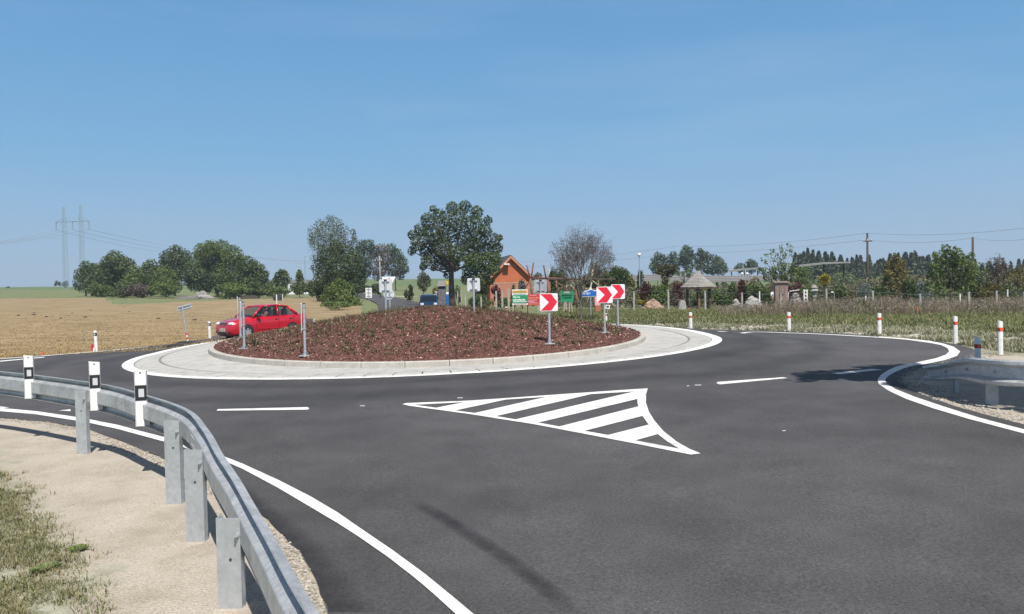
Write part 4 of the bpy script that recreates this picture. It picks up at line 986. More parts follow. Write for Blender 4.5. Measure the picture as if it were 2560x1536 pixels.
for Z, Y, m, tr_, lb, lo in (
  (Z1, 190, 'leaf_dark', 215, 'low dark bushy tree at the left end of the field row', [(730, 640, 45), (690, 700, 50), (780, 690, 70), (850, 670, 60), (700, 770, 60), (790, 770, 60)]),
  (Z1, 186, 'leaf_dark', 290, 'dark round tree, leftmost tall one of the field row', [(970, 560, 55), (920, 600, 55), (1030, 610, 60), (960, 660, 80), (890, 700, 80), (1060, 680, 70), (980, 750, 80), (880, 780, 60), (1085, 610, 45)]),
  (Z1, 180, 'leaf_mid', 338, 'smaller green tree just right of the leftmost tall one', [(1130, 690, 60), (1160, 740, 60), (1090, 770, 60), (1150, 790, 50)]),
  (Z1, 182, 'leaf_dark', 378, 'narrow dark tree in the gap of the field row', [(1270, 630, 50), (1250, 690, 70), (1300, 700, 60), (1270, 770, 70), (1235, 790, 50), (1310, 780, 50)]),
  (Z1, 195, 'leaf_oak', 438, 'tall dark tree left of the highest dome of the field row', [(1480, 510, 50), (1420, 560, 60), (1530, 550, 60), (1480, 600, 80), (1560, 610, 50), (1400, 640, 60), (1490, 680, 70)]),
  (Z1, 176, 'leaf_mid', 415, 'low light green tree below the tall dark one', [(1380, 690, 60), (1440, 730, 60), (1390, 780, 60), (1480, 790, 50)]),
  (Z2, 190, 'leaf_mid', 545, 'highest dome shaped tree of the field row', [(90, 480, 60), (180, 490, 70), (20, 510, 60), (270, 540, 70), (100, 580, 110), (220, 610, 100), (330, 590, 50), (-10, 610, 90), (60, 700, 90), (180, 710, 90)]),
  (Z2, 176, 'leaf_oak', 500, 'leafy green tree in front of the highest dome', [(-60, 680, 70), (-40, 770, 60), (30, 740, 70), (40, 800, 50), (-90, 740, 40)]),
  (Z2, 178, 'leaf_dark', 625, 'dark spreading tree at the right end of the field row', [(400, 620, 65), (460, 670, 70), (380, 710, 90), (520, 700, 50), (535, 770, 50), (430, 790, 70), (330, 740, 80), (500, 820, 50)]),
  (Z2, 174, 'leaf_dark', 565, 'dark low tree between the dome and the right end tree', [(140, 780, 60), (230, 780, 70), (300, 810, 60), (200, 720, 60)])):
    blob('field_tree', lb, 'tree', Y, m, Z, lo, tr_, group=GL, lp=3.3, cover=1.5, grow=1.28)
for i, (px, Y, top, hw, bt, m, lb) in enumerate(((300, 165, 713, 26, 742, 'leaf_dark', 'dark shrub at the foot of the left field trees'), (350, 165, 716, 30, 742, 'leaf_brown', 'reddish brown scrub below the narrow dark tree'), (408, 164, 712, 26, 740, 'leaf_mid', 'green shrub left of the rubble pile at the field trees'), (252, 175, 712, 24, 740, 'leaf_mid', 'pale shrub at the left foot of the field trees'),
     (590, 160, 712, 44, 744, 'leaf_mid', 'wide green shrub under the right field trees'), (645, 162, 705, 28, 744, 'leaf_dark', 'dark shrub at the right end of the field trees'))):
    tree('shrub', lb, 'shrub', px, Y, top-7, hw*1.5, m, group='shrubs under the field trees', trunk=False, lp=3.2, cover=2, nl=14)
for px, top, hw, lb in ((145, 701, 8, 'tiny dark tree left of the pylon foot on the horizon'), (163, 700, 9, 'tiny tree right at the pylon foot on the horizon'), (190, 707, 6, 'tiny bush right of the pylon on the horizon'), (20, 716, 7, 'tiny reddish bush on the far left horizon')):
    tree('distant_tree', lb, 'tree', px, 420, top, hw, 'leaf_far', group='small trees on the horizon', trunk=False, lp=2.2, cover=2, nl=8)
G2 = 'trees behind the red car'
tree('dark_tree', 'small dark tree standing alone right of the field row', 'tree', 706, 185, 672, 24, 'leaf_dark', 728, shape='egg', group=G2)
tree('young_tree', 'slim light green tree left of the birch', 'tree', 750, 170, 672, 17, 'leaf_mid', 725, shape='cone', group=G2)
tree('bush', 'low bush between the field row and the small dark tree', 'shrub', 677, 175, 700, 14, 'leaf_mid', trunk=False, group=G2, nl=9)
for px, top, hw, m, lb in ((700, 716, 34, 'leaf_mid', 'pale green hedge bush left of the birch group'), (752, 704, 30, 'leaf_dark', 'dark hedge bush left of the birch group'), (785, 700, 26, 'leaf_dark', 'dark hedge bush touching the maple')):
    tree('hedge_bush', lb, 'shrub', px, 160, top, hw, m, trunk=False, group=G2, nl=12, cover=2)
blob('birch_tree', 'tall weeping birch with thin grey green crown behind the maple', 'tree', 130, 'leaf_birch', Z2, [(1100, 230, 40), (1020, 280, 50), (1140, 270, 60), (960, 340, 50), (1060, 350, 80), (1190, 330, 60), (950, 410, 45), (1100, 420, 90), (1210, 410, 50), (1000, 470, 40), (960, 560, 30), (950, 640, 24)], 826, lp=2.7, cover=.42, droop=.32, bark='bark_pale')
blob('birch_tree', 'slender weeping birch beside the tall birch, right side', 'tree', 132, 'leaf_birch', Z2, [(1290, 335, 26), (1300, 390, 24), (1275, 430, 24), (1290, 480, 22)], 884, lp=2.7, cover=.7, droop=.4, bark='bark_pale')
blob('maple_tree', 'dense dark green maple in front of the birch', 'tree', 120, 'leaf_oak', Z2, [(1150, 470, 60), (1080, 540, 80), (1210, 520, 80), (1290, 560, 60), (1050, 640, 90), (1180, 640, 110), (1310, 660, 80), (1030, 740, 70), (1130, 750, 90), (1260, 760, 90), (1350, 720, 60), (1010, 820, 50), (1340, 800, 40), (1030, 880, 50)], 840, lp=3.3, cover=1.6)
blob('willow_bush', 'large light green bush at the foot of the maple', 'shrub', 90, 'leaf_mid', Z2, [(1170, 790, 60), (1110, 830, 60), (1240, 830, 60), (1080, 900, 60), (1190, 900, 80), (1300, 900, 50), (1100, 980, 60), (1200, 990, 70), (1320, 960, 50), (1060, 1040, 50), (1160, 1060, 50)], None, lp=3.2, cover=1.6, basepy=790)
tree('low_bush', 'low yellow green bush behind the mound beside the large bush', 'shrub', 838, 78, 752, 44, 'leaf_light', trunk=False, lp=3, cover=1.6, nl=14)
blob('far_tree', 'dark round tree left of the bronze one beyond the far road', 'tree', 250, 'leaf_far', Z2, [(1360, 460, 50), (1420, 450, 50), (1340, 520, 50), (1390, 560, 70), (1460, 500, 50), (1400, 660, 60), (1360, 640, 40)], 912)
blob('bronze_tree', 'bronze thinly leaved tree beyond the far road', 'tree', 245, 'leaf_brown', Z2, [(1530, 490, 50), (1500, 560, 60), (1560, 560, 60), (1520, 640, 70), (1500, 700, 50)], 952, lp=2.8, cover=1.0)
blob('far_tree', 'dark green tree right of the bronze one beyond the far road', 'tree', 255, 'leaf_oak', Z2, [(1610, 490, 50), (1650, 540, 60), (1700, 590, 50), (1640, 640, 80), (1725, 650, 36), (1690, 700, 40)], 990)
for px, hw, lb in ((905, 26, 'left part of the low dark hedge by the far road'), (940, 24, 'right part of the low dark hedge by the far road')):
    tree('hedge', lb, 'hedge', px, 190, 708, hw, 'leaf_oak', trunk=False, lp=3, cover=2.2, nl=12, group='low dark hedge by the far road')
blob('oak_tree', 'large spreading green oak, tallest tree of the picture', 'tree', 96, 'leaf_oak', Z3, [(480, 200, 45), (560, 290, 90), (420, 330, 90), (700, 190, 80), (850, 170, 75), (980, 240, 80), (760, 330, 130), (950, 380, 110), (1110, 330, 55), (1080, 450, 80), (330, 440, 80), (240, 500, 60), (480, 500, 130), (640, 480, 130), (300, 600, 90), (230, 690, 50), (420, 680, 110), (580, 640, 120), (850, 560, 130), (1000, 560, 110), (1180, 560, 80), (1250, 530, 40), (740, 720, 110), (560, 800, 90), (400, 800, 70), (360, 870, 45), (700, 850, 90), (900, 720, 120), (1080, 690, 110), (1220, 650, 70), (640, 960, 50), (480, 880, 40)], 1132, lp=3.5, cover=1.55, tr=.36, grow=1.0, shell=.72)
blob('oak_tree', 'broad dark lower tree joined to the big oak on its right', 'tree', 88, 'leaf_dark', Z3, [(950, 800, 110), (1100, 800, 110), (1200, 780, 80), (900, 900, 100), (1050, 930, 100), (1180, 900, 80), (1000, 1050, 90), (1130, 1040, 60), (860, 1010, 70), (1070, 1140, 60), (1000, 1180, 60)], 1200, lp=3.4, cover=1.6, grow=1.0)
tree('young_tree', 'thin grey green tree left of the stone kiosk', 'tree', 1060, 120, 672, 20, 'leaf_birch', 736, lp=2.8, cover=1.3, shape='egg', nl=18)
tree('round_bush', 'small dark bush left of the thin tree by the kiosk', 'shrub', 1023, 125, 710, 13, 'leaf_oak', trunk=False, nl=9)
tree('round_bush', 'orange tinted bush just left of the kiosk', 'shrub', 1090, 112, 712, 11, 'leaf_gold', trunk=False, nl=8)
tree('round_bush', 'light green bush right of the big oak trunk', 'shrub', 1148, 105, 711, 12, 'leaf_light', trunk=False, nl=8)
tree('flowering_bush', 'red flowering bush in front of the orange house corner', 'shrub', 1240, 72, 712, 16, 'leaf_red', 760, trunk=False, nl=10)
tree('fence_bush', 'dark bush along the fence right of the oak', 'shrub', 1205, 80, 735, 38, 'leaf_dark', trunk=False, nl=16, cover=1.6)
tree('fence_bush', 'dark bush along the fence below the house wall', 'shrub', 1258, 74, 742, 24, 'leaf_dark', trunk=False, nl=12, cover=1.6)
tree('blue_spruce', 'grey green conifer behind the green billboard', 'tree', 1306, 80, 697, 20, 'leaf_blue', shape='cone', lp=3, cover=1.6, nl=22)
tree('blue_spruce', 'small dark conifer left of the grey one behind the billboard', 'tree', 1284, 82, 706, 11, 'leaf_dark', shape='cone', lp=3, cover=1.6, nl=14)
tree('weeping_tree', 'brown weeping shrub behind the timber frame', 'tree', 1346, 110, 680, 18, 'leaf_brown', 705, lp=2.6, cover=.8, droop=.3)
for px, top, hw, m, bt, lb in ((1390, 668, 30, 'leaf_dark', 760, 'dark weeping tree left behind the bare tree'), (1492, 655, 34, 'leaf_dark', 745, 'dark weeping tree right behind the bare tree'), (1545, 660, 34, 'leaf_dark', 745, 'dark drooping tree left of the globe lamp'), (1528, 690, 22, 'leaf_red', 750, 'dark red shrub behind the chevron signs'),
    (1568, 684, 20, 'leaf_gold', 752, 'yellow brown shrub just left of the globe lamp'), (1602, 668, 9, 'leaf_far', 740, 'slim conical tree below the globe lamp'), (1585, 715, 26, 'leaf_mid', 766, 'green shrub behind the farthest chevron sign'), (1440, 700, 40, 'leaf_mid', 765, 'green shrubbery behind the blue town sign')):
    tree('garden_tree', lb, 'tree', px, 98, top, hw*1.15, m, bt, lp=3.2, cover=1.5, nl=24, group='garden trees behind the signs', droop=.25 if 'droop' in lb or 'weep' in lb else 0, trunk=bt < 748)
# bare tree with fine branching
def bare(px, Y, top, hw, label):
    b = gnd(px, Y, 797); k = Y/2000; H_ = at(px, top, Y).z-b.z; W = hw*k; rn = random.Random(11)
    t = thing('sparse_tree', label, 'tree', b); mb = MB(); lf = MB(); tips = []
    def grow(p, d, L_, r, dep):
        q = p+d*L_; m_ = (p+q)/2+V3((rn.uniform(-1, 1), rn.uniform(-1, 1), 0))*L_*.06
        mb.tube([p, m_, q], [r, r*.85, r*.62], 5 if dep < 2 else 3, cap=False)
        if dep >= 4 or r < .004:
            for _ in range(3): leaf(lf, q+V3((rn.uniform(-1, 1), rn.uniform(-1, 1), rn.uniform(-1, 1)))*L_*.5, 2.2*k, None, rn)
        if dep >= 6: return
        for _ in range(3 if dep < 4 else 2):
            ax = d.orthogonal().normalized(); ax.rotate(Matrix.Rotation(rn.uniform(0, 6.28), 3, d)); nd = (d+ax*rn.uniform(.35, .8)+V3((0, 0, .10))).normalized()
            grow(q if rn.random() < .6 else p+d*L_*rn.uniform(.5, .9), nd, L_*rn.uniform(.66, .86), r*.6, dep+1)
    tz = H_*.24; mb.tube([(0, 0, -.2), (.02, 0, tz*.5), (0, 0, tz)], [.13, .10, .085], 8)
    for i in range(7):
        a = i*2.4; sp = .25+.4*(i % 3)/2
        grow(V3((0, 0, tz*(.8+.05*i))), V3((math.cos(a)*sp, math.sin(a)*sp, 1)).normalized(), H_*.21*(1.1 if i % 3 == 0 else .9), .05, 0)
    zs = max(v[2] for v in mb.v); xs = sorted(abs(v[0]) for v in mb.v)[int(len(mb.v)*.985)]
    for m_ in (mb, lf): m_.v = [(x*W/xs, y*W/xs, z if z < tz else tz+(z-tz)*(H_-tz)/(zs-tz)) for x, y, z in m_.v]
    mb.build('trunk', M['twig'], t); lf.build('crown', M['leaf_brown'], t)
bare(1452, 46, 552, 76, 'nearly leafless grey brown tree with fine branches in the grass')
GR = 'trees beyond the nursery roofs'
for lb, m, tr_, lo in (('dark green tree, leftmost of the clump beyond the roofs', 'leaf_far', 1645, [(330, 300, 60), (270, 400, 65), (240, 500, 55), (420, 340, 60), (380, 440, 80), (300, 560, 70)]),
    ('low middle tree of the clump beyond the roofs', 'leaf_far', 1684, [(620, 290, 60), (560, 350, 60), (660, 400, 80), (560, 460, 70), (640, 540, 80)]),
    ('tallest tree of the clump beyond the roofs', 'leaf_far', 1718, [(860, 170, 60), (920, 220, 60), (820, 260, 70), (880, 340, 90), (940, 300, 60), (800, 400, 80), (900, 480, 80)]),
    ('leafy tree right of the tallest in the clump', 'leaf_oak', 1756, [(1120, 220, 50), (1180, 280, 60), (1080, 340, 80), (1250, 300, 60), (1200, 420, 90), (1100, 480, 80)]),
    ('rounded tree at the right end of the clump', 'leaf_far', 1795, [(1380, 360, 70), (1470, 400, 70), (1550, 470, 50), (1420, 480, 90), (1580, 550, 50), (1500, 570, 80), (1330, 580, 70), (1250, 560, 60)]),
    ('single dark tree between the clump and the airy tree', 'leaf_far', 1874, [(2060, 430, 60), (1990, 480, 60), (2120, 460, 60), (2060, 540, 70)]),
    ('small pale tree between the clump and the single dark tree', 'leaf_birch', 1845, [(1850, 480, 45), (1800, 520, 40), (1860, 560, 45)])):
    blob('far_tree', lb, 'tree', 260, m, Z6, lo, tr_, group=GR, lp=3.1, cover=1.5, grow=1.35)
blob('airy_tree', 'airy light green tree with sky showing through its crown', 'tree', 105, 'leaf_light', Z7, [(820, 110, 40), (960, 90, 45), (1020, 110, 40), (690, 190, 50), (860, 200, 60), (1000, 200, 60), (560, 280, 50), (650, 280, 50), (760, 280, 60), (900, 290, 70), (1040, 290, 50), (470, 360, 40), (560, 400, 50), (700, 380, 60), (830, 380, 60), (1160, 270, 30)], 1955, lp=3.6, cover=.42, bark='bark_pale', shell=.3)
blob('nursery_tree', 'bushy yellow green tree below the airy one', 'tree', 96, 'leaf_mid', Z7, [(450, 560, 60), (560, 600, 80), (700, 560, 80), (850, 500, 90), (1000, 520, 90), (1100, 600, 90), (700, 680, 80), (880, 650, 90), (1060, 720, 80), (930, 740, 50), (560, 720, 60)], 1950, lp=3.6, cover=1.0)
blob('nursery_tree', 'green tree right of the bushy yellow green one', 'tree', 98, 'leaf_light', Z7, [(1200, 600, 80), (1280, 560, 60), (1240, 700, 80), (1330, 650, 60), (1150, 800, 60), (1300, 780, 60)], 2008, lp=3.4, cover=1.0)
blob('ball_tree', 'brownish ball headed tree left of the gazebo', 'tree', 86, 'leaf_brolive', Z6, [(380, 520, 70), (480, 490, 70), (590, 500, 60), (640, 560, 60), (450, 580, 90), (550, 600, 80), (340, 600, 50), (460, 670, 70), (460, 760, 60), (470, 850, 50)], 1664, lp=3.4, cover=1.4)
tree('nursery_shrub', 'brownish shrub running down from the ball headed tree', 'shrub', 1660, 84, 706, 16, 'leaf_mid', 755, trunk=False)
tree('nursery_tree', 'flat brown green tree just left of the gazebo roof', 'tree', 1712, 92, 672, 30, 'leaf_mid', 695, lp=3.4, cover=1, nl=16)
GN = 'shrubs of the plant nursery'
for px, top, hw, m, bt, lb in ((1695, 692, 12, 'leaf_red', 720, 'dark red shrub left of the gazebo'), (1612, 700, 14, 'leaf_red', 735, 'reddish shrub below the globe lamp'), (1640, 715, 20, 'leaf_mid', 760, 'mixed green shrub below the nursery roofs at left'), (1606, 735, 12, 'leaf_yellow', 752, 'bright yellow shrub behind the fence'), (1690, 735, 26, 'leaf_brown', 762, 'brown heap of brush beside the rounded stone'),
    (1770, 715, 20, 'leaf_mid', 765, 'green shrub seen through the gazebo'), (1805, 725, 22, 'leaf_dark', 765, 'dark shrub right of the gazebo'), (1831, 700, 13, 'leaf_dark', 760, 'dark cone shaped conifer right of the gazebo'), (1855, 700, 16, 'leaf_red', 722, 'pinkish red shrub right of the cone conifer'), (1880, 706, 26, 'leaf_dark', 750, 'dark hedge plant behind the rock pile'),
    (1910, 712, 22, 'leaf_dark', 750, 'dark hedge plant left of the outhouse'), (1985, 705, 26, 'leaf_red', 730, 'dark red shrub right of the outhouse'), (2015, 712, 26, 'leaf_mid', 740, 'olive shrub left of the stone lantern'), (2095, 712, 20, 'leaf_dark', 755, 'dark shrub right of the yellow ball tree'),
    (2115, 722, 18, 'leaf_gold', 752, 'rusty shrub right of the stone lantern'), (2200, 712, 18, 'leaf_dark', 765, 'very dark shrub between the grey spruce and the golden spruce'), (2148, 750, 17, 'leaf_dark', 785, 'dark weed bush in front of the nursery fence'),
    (2300, 705, 26, 'leaf_blue', 755, 'grey green shrub left of the big broad tree'), (2275, 690, 16, 'leaf_dark', 745, 'dark shrub right of the golden spruce'), (1740, 735, 16, 'leaf_mid', 765, 'green shrub behind the gazebo posts')):
    tree('nursery_shrub', lb, 'shrub', px, 84 if px != 2148 else 56, top-3, hw*1.35 if hw < 25 else hw*1.15, m, None, lp=3.2, cover=1.7, nl=16, group=GN, trunk=False, shape='cone' if 'cone' in lb else 'round')
tree('ball_tree', 'bright yellow ball headed little tree by the stone lantern', 'tree', 2061, 80, 682, 16, 'leaf_yellow', 716, lp=2.8, cover=1.8, nl=14, trunk=True)
tree('grey_spruce', 'small silver grey spruce below the tall utility pole', 'tree', 2160, 76, 692, 30, 'leaf_blue', shape='cone', lp=2.6, cover=.8, nl=26)
blob('golden_spruce', 'golden yellow spruce with drooping layered branches', 'tree', 88, 'leaf_gold', Z8, [(690, 375, 16), (700, 410, 30), (690, 450, 45), (640, 490, 45), (750, 470, 45), (700, 540, 75), (620, 560, 40), (790, 560, 40), (650, 620, 65), (760, 630, 65), (620, 690, 55), (700, 710, 65), (790, 720, 45)], 2240, lp=3.4, cover=1.5, droop=.08)
blob('broad_tree', 'large round olive green tree at the right', 'tree', 72, 'leaf_mid', Z8, [(1190, 330, 50), (1290, 360, 60), (1120, 400, 60), (1220, 430, 80), (1350, 430, 60), (1430, 390, 40), (1080, 490, 60), (1180, 530, 90), (1320, 520, 90), (1430, 490, 60), (1060, 570, 60), (1150, 640, 80), (1280, 640, 90), (1410, 600, 70), (1470, 560, 40), (1030, 700, 50), (1130, 730, 60), (1250, 740, 60), (1380, 720, 60), (1460, 680, 50)], 2378, lp=4.6, cover=1.1, grow=1.05)
for px, top, hw, m, lb in ((2448, 650, 30, 'leaf_birch', 'pale thin tree right of the large round tree'), (2495, 632, 34, 'leaf_brown', 'tall thin brownish tree near the right edge'), (2545, 660, 36, 'leaf_gold', 'autumn tinted tree at the right edge'), (2470, 700, 36, 'leaf_gold', 'orange tinted shrub below the thin trees at right'), (2520, 705, 36, 'leaf_dark', 'dark shrub at the right edge behind the fence'), (2590, 690, 40, 'leaf_mid', 'green tree at the very right edge')):
    tree('orchard_tree', lb, 'tree', px, 84, top, hw, m, 720 if top < 690 else None, lp=3, cover=.95 if top < 690 else 1.6, nl=26, group='thin trees at the right edge', trunk=top < 690)
mb = MB(); rn = random.Random(5)
for i in range(46000):
    px = rn.uniform(1395, 2680); Y = rn.uniform(86, 108); b = gnd(px, Y); n_ = noise.noise(V3((px*.012, 3, 0)))+.5*noise.noise(V3((px*.05, 7, 0)))
    top = 719-24*n_-10*smooth01((px-1600)/100)-12*smooth01((px-2060)/80)-14*smooth01((px-2250)/80); h = max(.4, at(px, top, Y).z-b.z)
    leaf(mb, V3((b.x, b.y, b.z+h*rn.random()**.7)), .17*rn.uniform(.7, 1.6), V3((0, -.3, .5)), rn)
tag(mb.build('undergrowth', M['leaf_gold2']), 'mixed olive and brown undergrowth filling the plant nursery', 'undergrowth', kind='stuff')
# dark spruce wood at the right: individual trees, shared shapes
protos = []
for i in range(5):
    t = thing('forest_spruce', 'dark spruce in the tight row of the far wood', 'tree', (0, 0, 0), 0, 'spruces of the far wood')
    conifer_mesh(12, 3.3+.6*(i % 3), 900, .6, 40+i).build('crown', M['needle'], t); MB().tube([(0, 0, -.5), (0, 0, 8)], [.16, .07], 5).build('trunk', M['bark'], t); protos.append(t)
q = 0
for row, (Y, dt) in enumerate(((290, 0), (275, 6), (262, 13))):
    px = 1990+row*7
    while px < 2640:
        b = gnd(px, Y); skyline = 634+8*math.sin(px*.021)+5*math.sin(px*.057+1)+(6 if px > 2300 else 0)+(8 if px > 2450 else 0)
        H_ = at(px, skyline+rnd.uniform(-5, 14)+dt, Y).z-b.z; s = H_/12
        o = protos[q] if q < 5 else copy_tree(protos[q % 5]); q += 1
        o.location = b; o.rotation_euler = (0, 0, rnd.uniform(0, 6)); o.scale = (s*rnd.uniform(.8, 1.15),)*2+(s,)
        px += rnd.uniform(12, 24)
# low wood edge filling the foot of the far wood
mb = MB(); rn = random.Random(3)
for i in range(9000):
    px = rn.uniform(1960, 2640); Y = rn.uniform(225, 255); b = gnd(px, Y); top = 690+10*math.sin(px*.05); h = at(px, top, Y).z-b.z
    leaf(mb, V3((b.x, b.y, b.z+rn.uniform(0, h))), .62, V3((0, -.4, .5)), rn)
tag(mb.build('wood_edge', M['leaf_dark']), 'dense low undergrowth along the foot of the far spruce wood', 'undergrowth', kind='stuff')
# ------------------------------------------------ grasses
def tuft(mb, p, h, n, spread, rn, wdt=.01, lean=.5):
    for _ in range(n):
        a = rn.uniform(0, 6.283); d = V3((math.cos(a), math.sin(a), 0)); b = p+d*rn.uniform(0, spread); hh = h*rn.uniform(.55, 1.2); l = lean*rn.uniform(.2, 1)*hh; w_ = V3((-d.y, d.x, 0))*wdt*.5
        k = len(mb.v); m_ = b+d*l*.35+V3((0, 0, hh*.6)); e = b+d*l+V3((0, 0, hh))
        mb.v += [tuple(b-w_), tuple(b+w_), tuple(m_+w_*.8), tuple(m_-w_*.8), tuple(e)]; mb.f += [(k, k+1, k+2, k+3), (k+3, k+2, k+4)]; mb.m += [0, 0]
def gm(n, cols): return mat(n, cols, .25, 4, .8, islands=.55, trans=.25, spec=.2)
M['g_green'] = gm('g_green', [(.085, .11, .04), (.155, .185, .07), (.25, .26, .125)])
M['g_dry'] = gm('g_dry', [(.16, .15, .07), (.27, .24, .13), (.38, .33, .20)])
M['g_weed'] = gm('g_weed', [(.16, .135, .085), (.26, .20, .16), (.34, .27, .24), (.22, .22, .12)])
M['g_pale'] = gm('g_pale', [(.17, .185, .10), (.30, .30, .195), (.42, .40, .29)])
M['g_heath'] = gm('g_heath', [(.10, .062, .045), (.15, .11, .065), (.19, .18, .09)])
rn = random.Random(21)
# verge greens behind the roundabout on the right
mb = MB(); md = MB()
for i in range(24000):
    px = rn.uniform(1380, 2700); f = rn.random(); lo = yroad(px)+4.5
    Y = lo+(72-lo)*f**1.2; b = gnd(px, Y)
    n_ = noise.noise(V3((b.x*.15, b.y*.15, 0)))
    tuft(md if rn.random() < .22+.3*n_ else mb, b, rn.uniform(.08, .24)*(1+max(0, n_)), 5, .16, rn, .035, 1.0)
tag(mb.build('green_grass', M['g_green']), 'green roadside grass between the verge and the nursery fence', 'grass', kind='stuff')
tag(md.build('dry_grass', M['g_dry']), 'dry straw coloured grass among the green roadside grass', 'grass', kind='stuff')
mb = MB(); mc = MB()
for i in range(13000):
    px = rn.uniform(1790, 2680); Y = rn.uniform(50, 70); b = gnd(px, Y); dens = smooth01((px-1780)/350)
    if rn.random() > .25+.75*dens: continue
    n_ = noise.noise(V3((b.x*.22, b.y*.22, 5))); h = (.5+.5*dens)*(.8+.9*n_)*rn.uniform(.5, 1.25)
    tuft(mb if rn.random() < .75 else mc, b, max(.25, h), 4, .25, rn, .022, .5)
    if rn.random() < .5:
        for _ in range(3): leaf(mb, b+V3((rn.uniform(-.2, .2), rn.uniform(-.2, .2), max(.3, h)*rn.uniform(.7, 1.1))), .08, None, rn)
tag(mc.build('green_weeds', M['g_green']), 'green stems growing among the tall brownish weeds', 'weeds', kind='stuff')
tag(mb.build('tall_weeds', M['g_weed']), 'band of tall purplish brown weeds in front of the nursery fence', 'weeds', kind='stuff')
# sparse plants on the rubble verge
mb = MB()
for i in range(16000):
    px = rn.uniform(1540, 2700); lo = yroad(px)
    Y = rn.uniform(lo-2.5, lo+10); b = gnd(px, Y)
    if pin(b, ROADPOLY) or (10.0 < b.x < 13.5 and b.y < 18.2): continue
    if noise.noise(V3((b.x*.5, b.y*.5, 9))) < -.12: continue
    tuft(mb, b, rn.uniform(.05, .2), 4, .14, rn, .03, .9)
tag(mb.build('verge_plants', M['g_pale']), 'sparse pale green plants scattered over the rubble verge', 'ground cover', kind='stuff')
# stones of the rubble verge
def pebble(mb, p, s, rn):
    n = 6; k = len(mb.v); a0 = rn.uniform(0, 6)
    for zz, rr in ((-.3, .9), (.25, 1.), (.6, .5)):
        for i in range(n):
            a = a0+6.283*i/n; r = s*rr*rn.uniform(.7, 1.2)*.5; mb.v.append((p[0]+r*math.cos(a), p[1]+r*math.sin(a)*.8, p[2]+zz*s*.5))
    for l in range(2):
        for i in range(n): mb.f.append((k+l*n+i, k+l*n+(i+1) % n, k+(l+1)*n+(i+1) % n, k+(l+1)*n+i)); mb.m.append(0)
    mb.f.append(tuple(k+2*n+i for i in range(n))); mb.m.append(0)
M['stone'] = mat('stone', [(.22, .205, .17), (.34, .315, .265), (.46, .43, .38)], 3, 4, .9, islands=.7)
mb = MB()
for i in range(2600):
    px = rn.uniform(1560, 2700); lo = yroad(px)
    Y = rn.uniform(lo-2, lo+5.5); b = gnd(px, Y)
    if pin(b, ROADPOLY): continue
    pebble(mb, b, rn.uniform(.05, .22), rn)
tag(mb.build('rubble_stones', M['stone']), 'pale rubble lumps on the verge beyond the road', 'stones', kind='stuff')
# gravel: pebbles strewn on the sand, thicker along the asphalt edge
mb = MB(); E2 = [Vector((p.x, p.y)) for p in edgeL]
for i in range(2600):
    j = rn.randrange(len(E2)-1); p = E2[j].lerp(E2[j+1], rn.random()); p = p+Vector((-abs(rn.gauss(0, .10)), -abs(rn.gauss(0, .08)))); pebble(mb, (p.x, p.y, zbase(p.x, p.y)+.008), rn.uniform(.006, .028), rn)
for i in range(3800):
    Y = rn.uniform(3.3, 9); u = rn.uniform(-100, 800); X = (u-1280)/2000*Y
    if X > E2[-1].x+.2: continue
    pebble(mb, (X, Y, zbase(X, Y)+.004), rn.choice((.004, .006, .007, .012)), rn)
E3 = [Vector((p.x, p.y)) for p in edgeR]
for i in range(2200):
    j = rn.randrange(len(E3)-1); p = E3[j].lerp(E3[j+1], rn.random()); p = p+Vector((abs(rn.gauss(0, .25)), abs(rn.gauss(0, .15)))); pebble(mb, (p.x, p.y, hroad(p.x, p.y)+.006), rn.uniform(.01, .045), rn)
tag(mb.build('gravel', M['stone']), 'loose pale gravel along the broken asphalt edges', 'gravel', kind='stuff')
# foreground weeds bottom left
mb = MB(); md = MB(); A_ = hit(0, 1165); B_ = hit(232, 1520)
for i in range(15000):
    Y = rn.uniform(3.4, 8.6); u = rn.uniform(-260, 260); X = (u-1280)/2000*Y
    if noise.noise(V3((X*1.3, Y*1.3, 4)))+.5*noise.noise(V3((X*5, Y*5, 8))) < rn.uniform(-.55, .0): continue
    side = (B_.x-A_.x)*(Y-A_.y)-(B_.y-A_.y)*(X-A_.x)
    if side > -.05+rn.gauss(0, .35): pass
    lim = A_.x+(B_.x-A_.x)*(Y-A_.y)/(B_.y-A_.y)
    if X > lim+rn.gauss(0, .12)+.25*noise.noise(V3((Y*1.5, 0, 0))): continue
    tuft(mb if rn.random() < .42 else md, V3((X, Y, zbase(X, Y)+.004)), rn.uniform(.012, .05), 5, .05, rn, .005, 1.7)
tag(mb.build('foreground_grass', M['g_green']), 'short green grass blades on pale soil at the bottom left', 'grass', kind='stuff')
tag(md.build('foreground_grass', M['g_dry']), 'short dry grass blades on pale soil at the bottom left', 'grass', kind='stuff')
def weed(px, py, s, label, m):
    p = hit(px, py); mb = MB()
    for i in range(13):
        a = i*2.4; d = V3((math.cos(a), math.sin(a), 0)); L_ = s*rn.uniform(.6, 1); w_ = V3((-d.y, d.x, 0))*L_*.28
        mb.add([d*L_*.12, d*L_*.55+w_+V3((0, 0, L_*.35)), d*L_+V3((0, 0, L_*.32)), d*L_*.55-w_+V3((0, 0, L_*.35))], [(0, 1, 2, 3)])
    o = mb.build('weed', M[m]); o.location = p; tag(o, label, 'weed', 'broad leaved weeds in the foreground')
weed(112, 1428, .12, 'yellowish broad leaved weed at the bottom left', 'leaf_light'); weed(196, 1378, .10, 'darker broad leaved weed right of the yellowish one', 'leaf_mid')
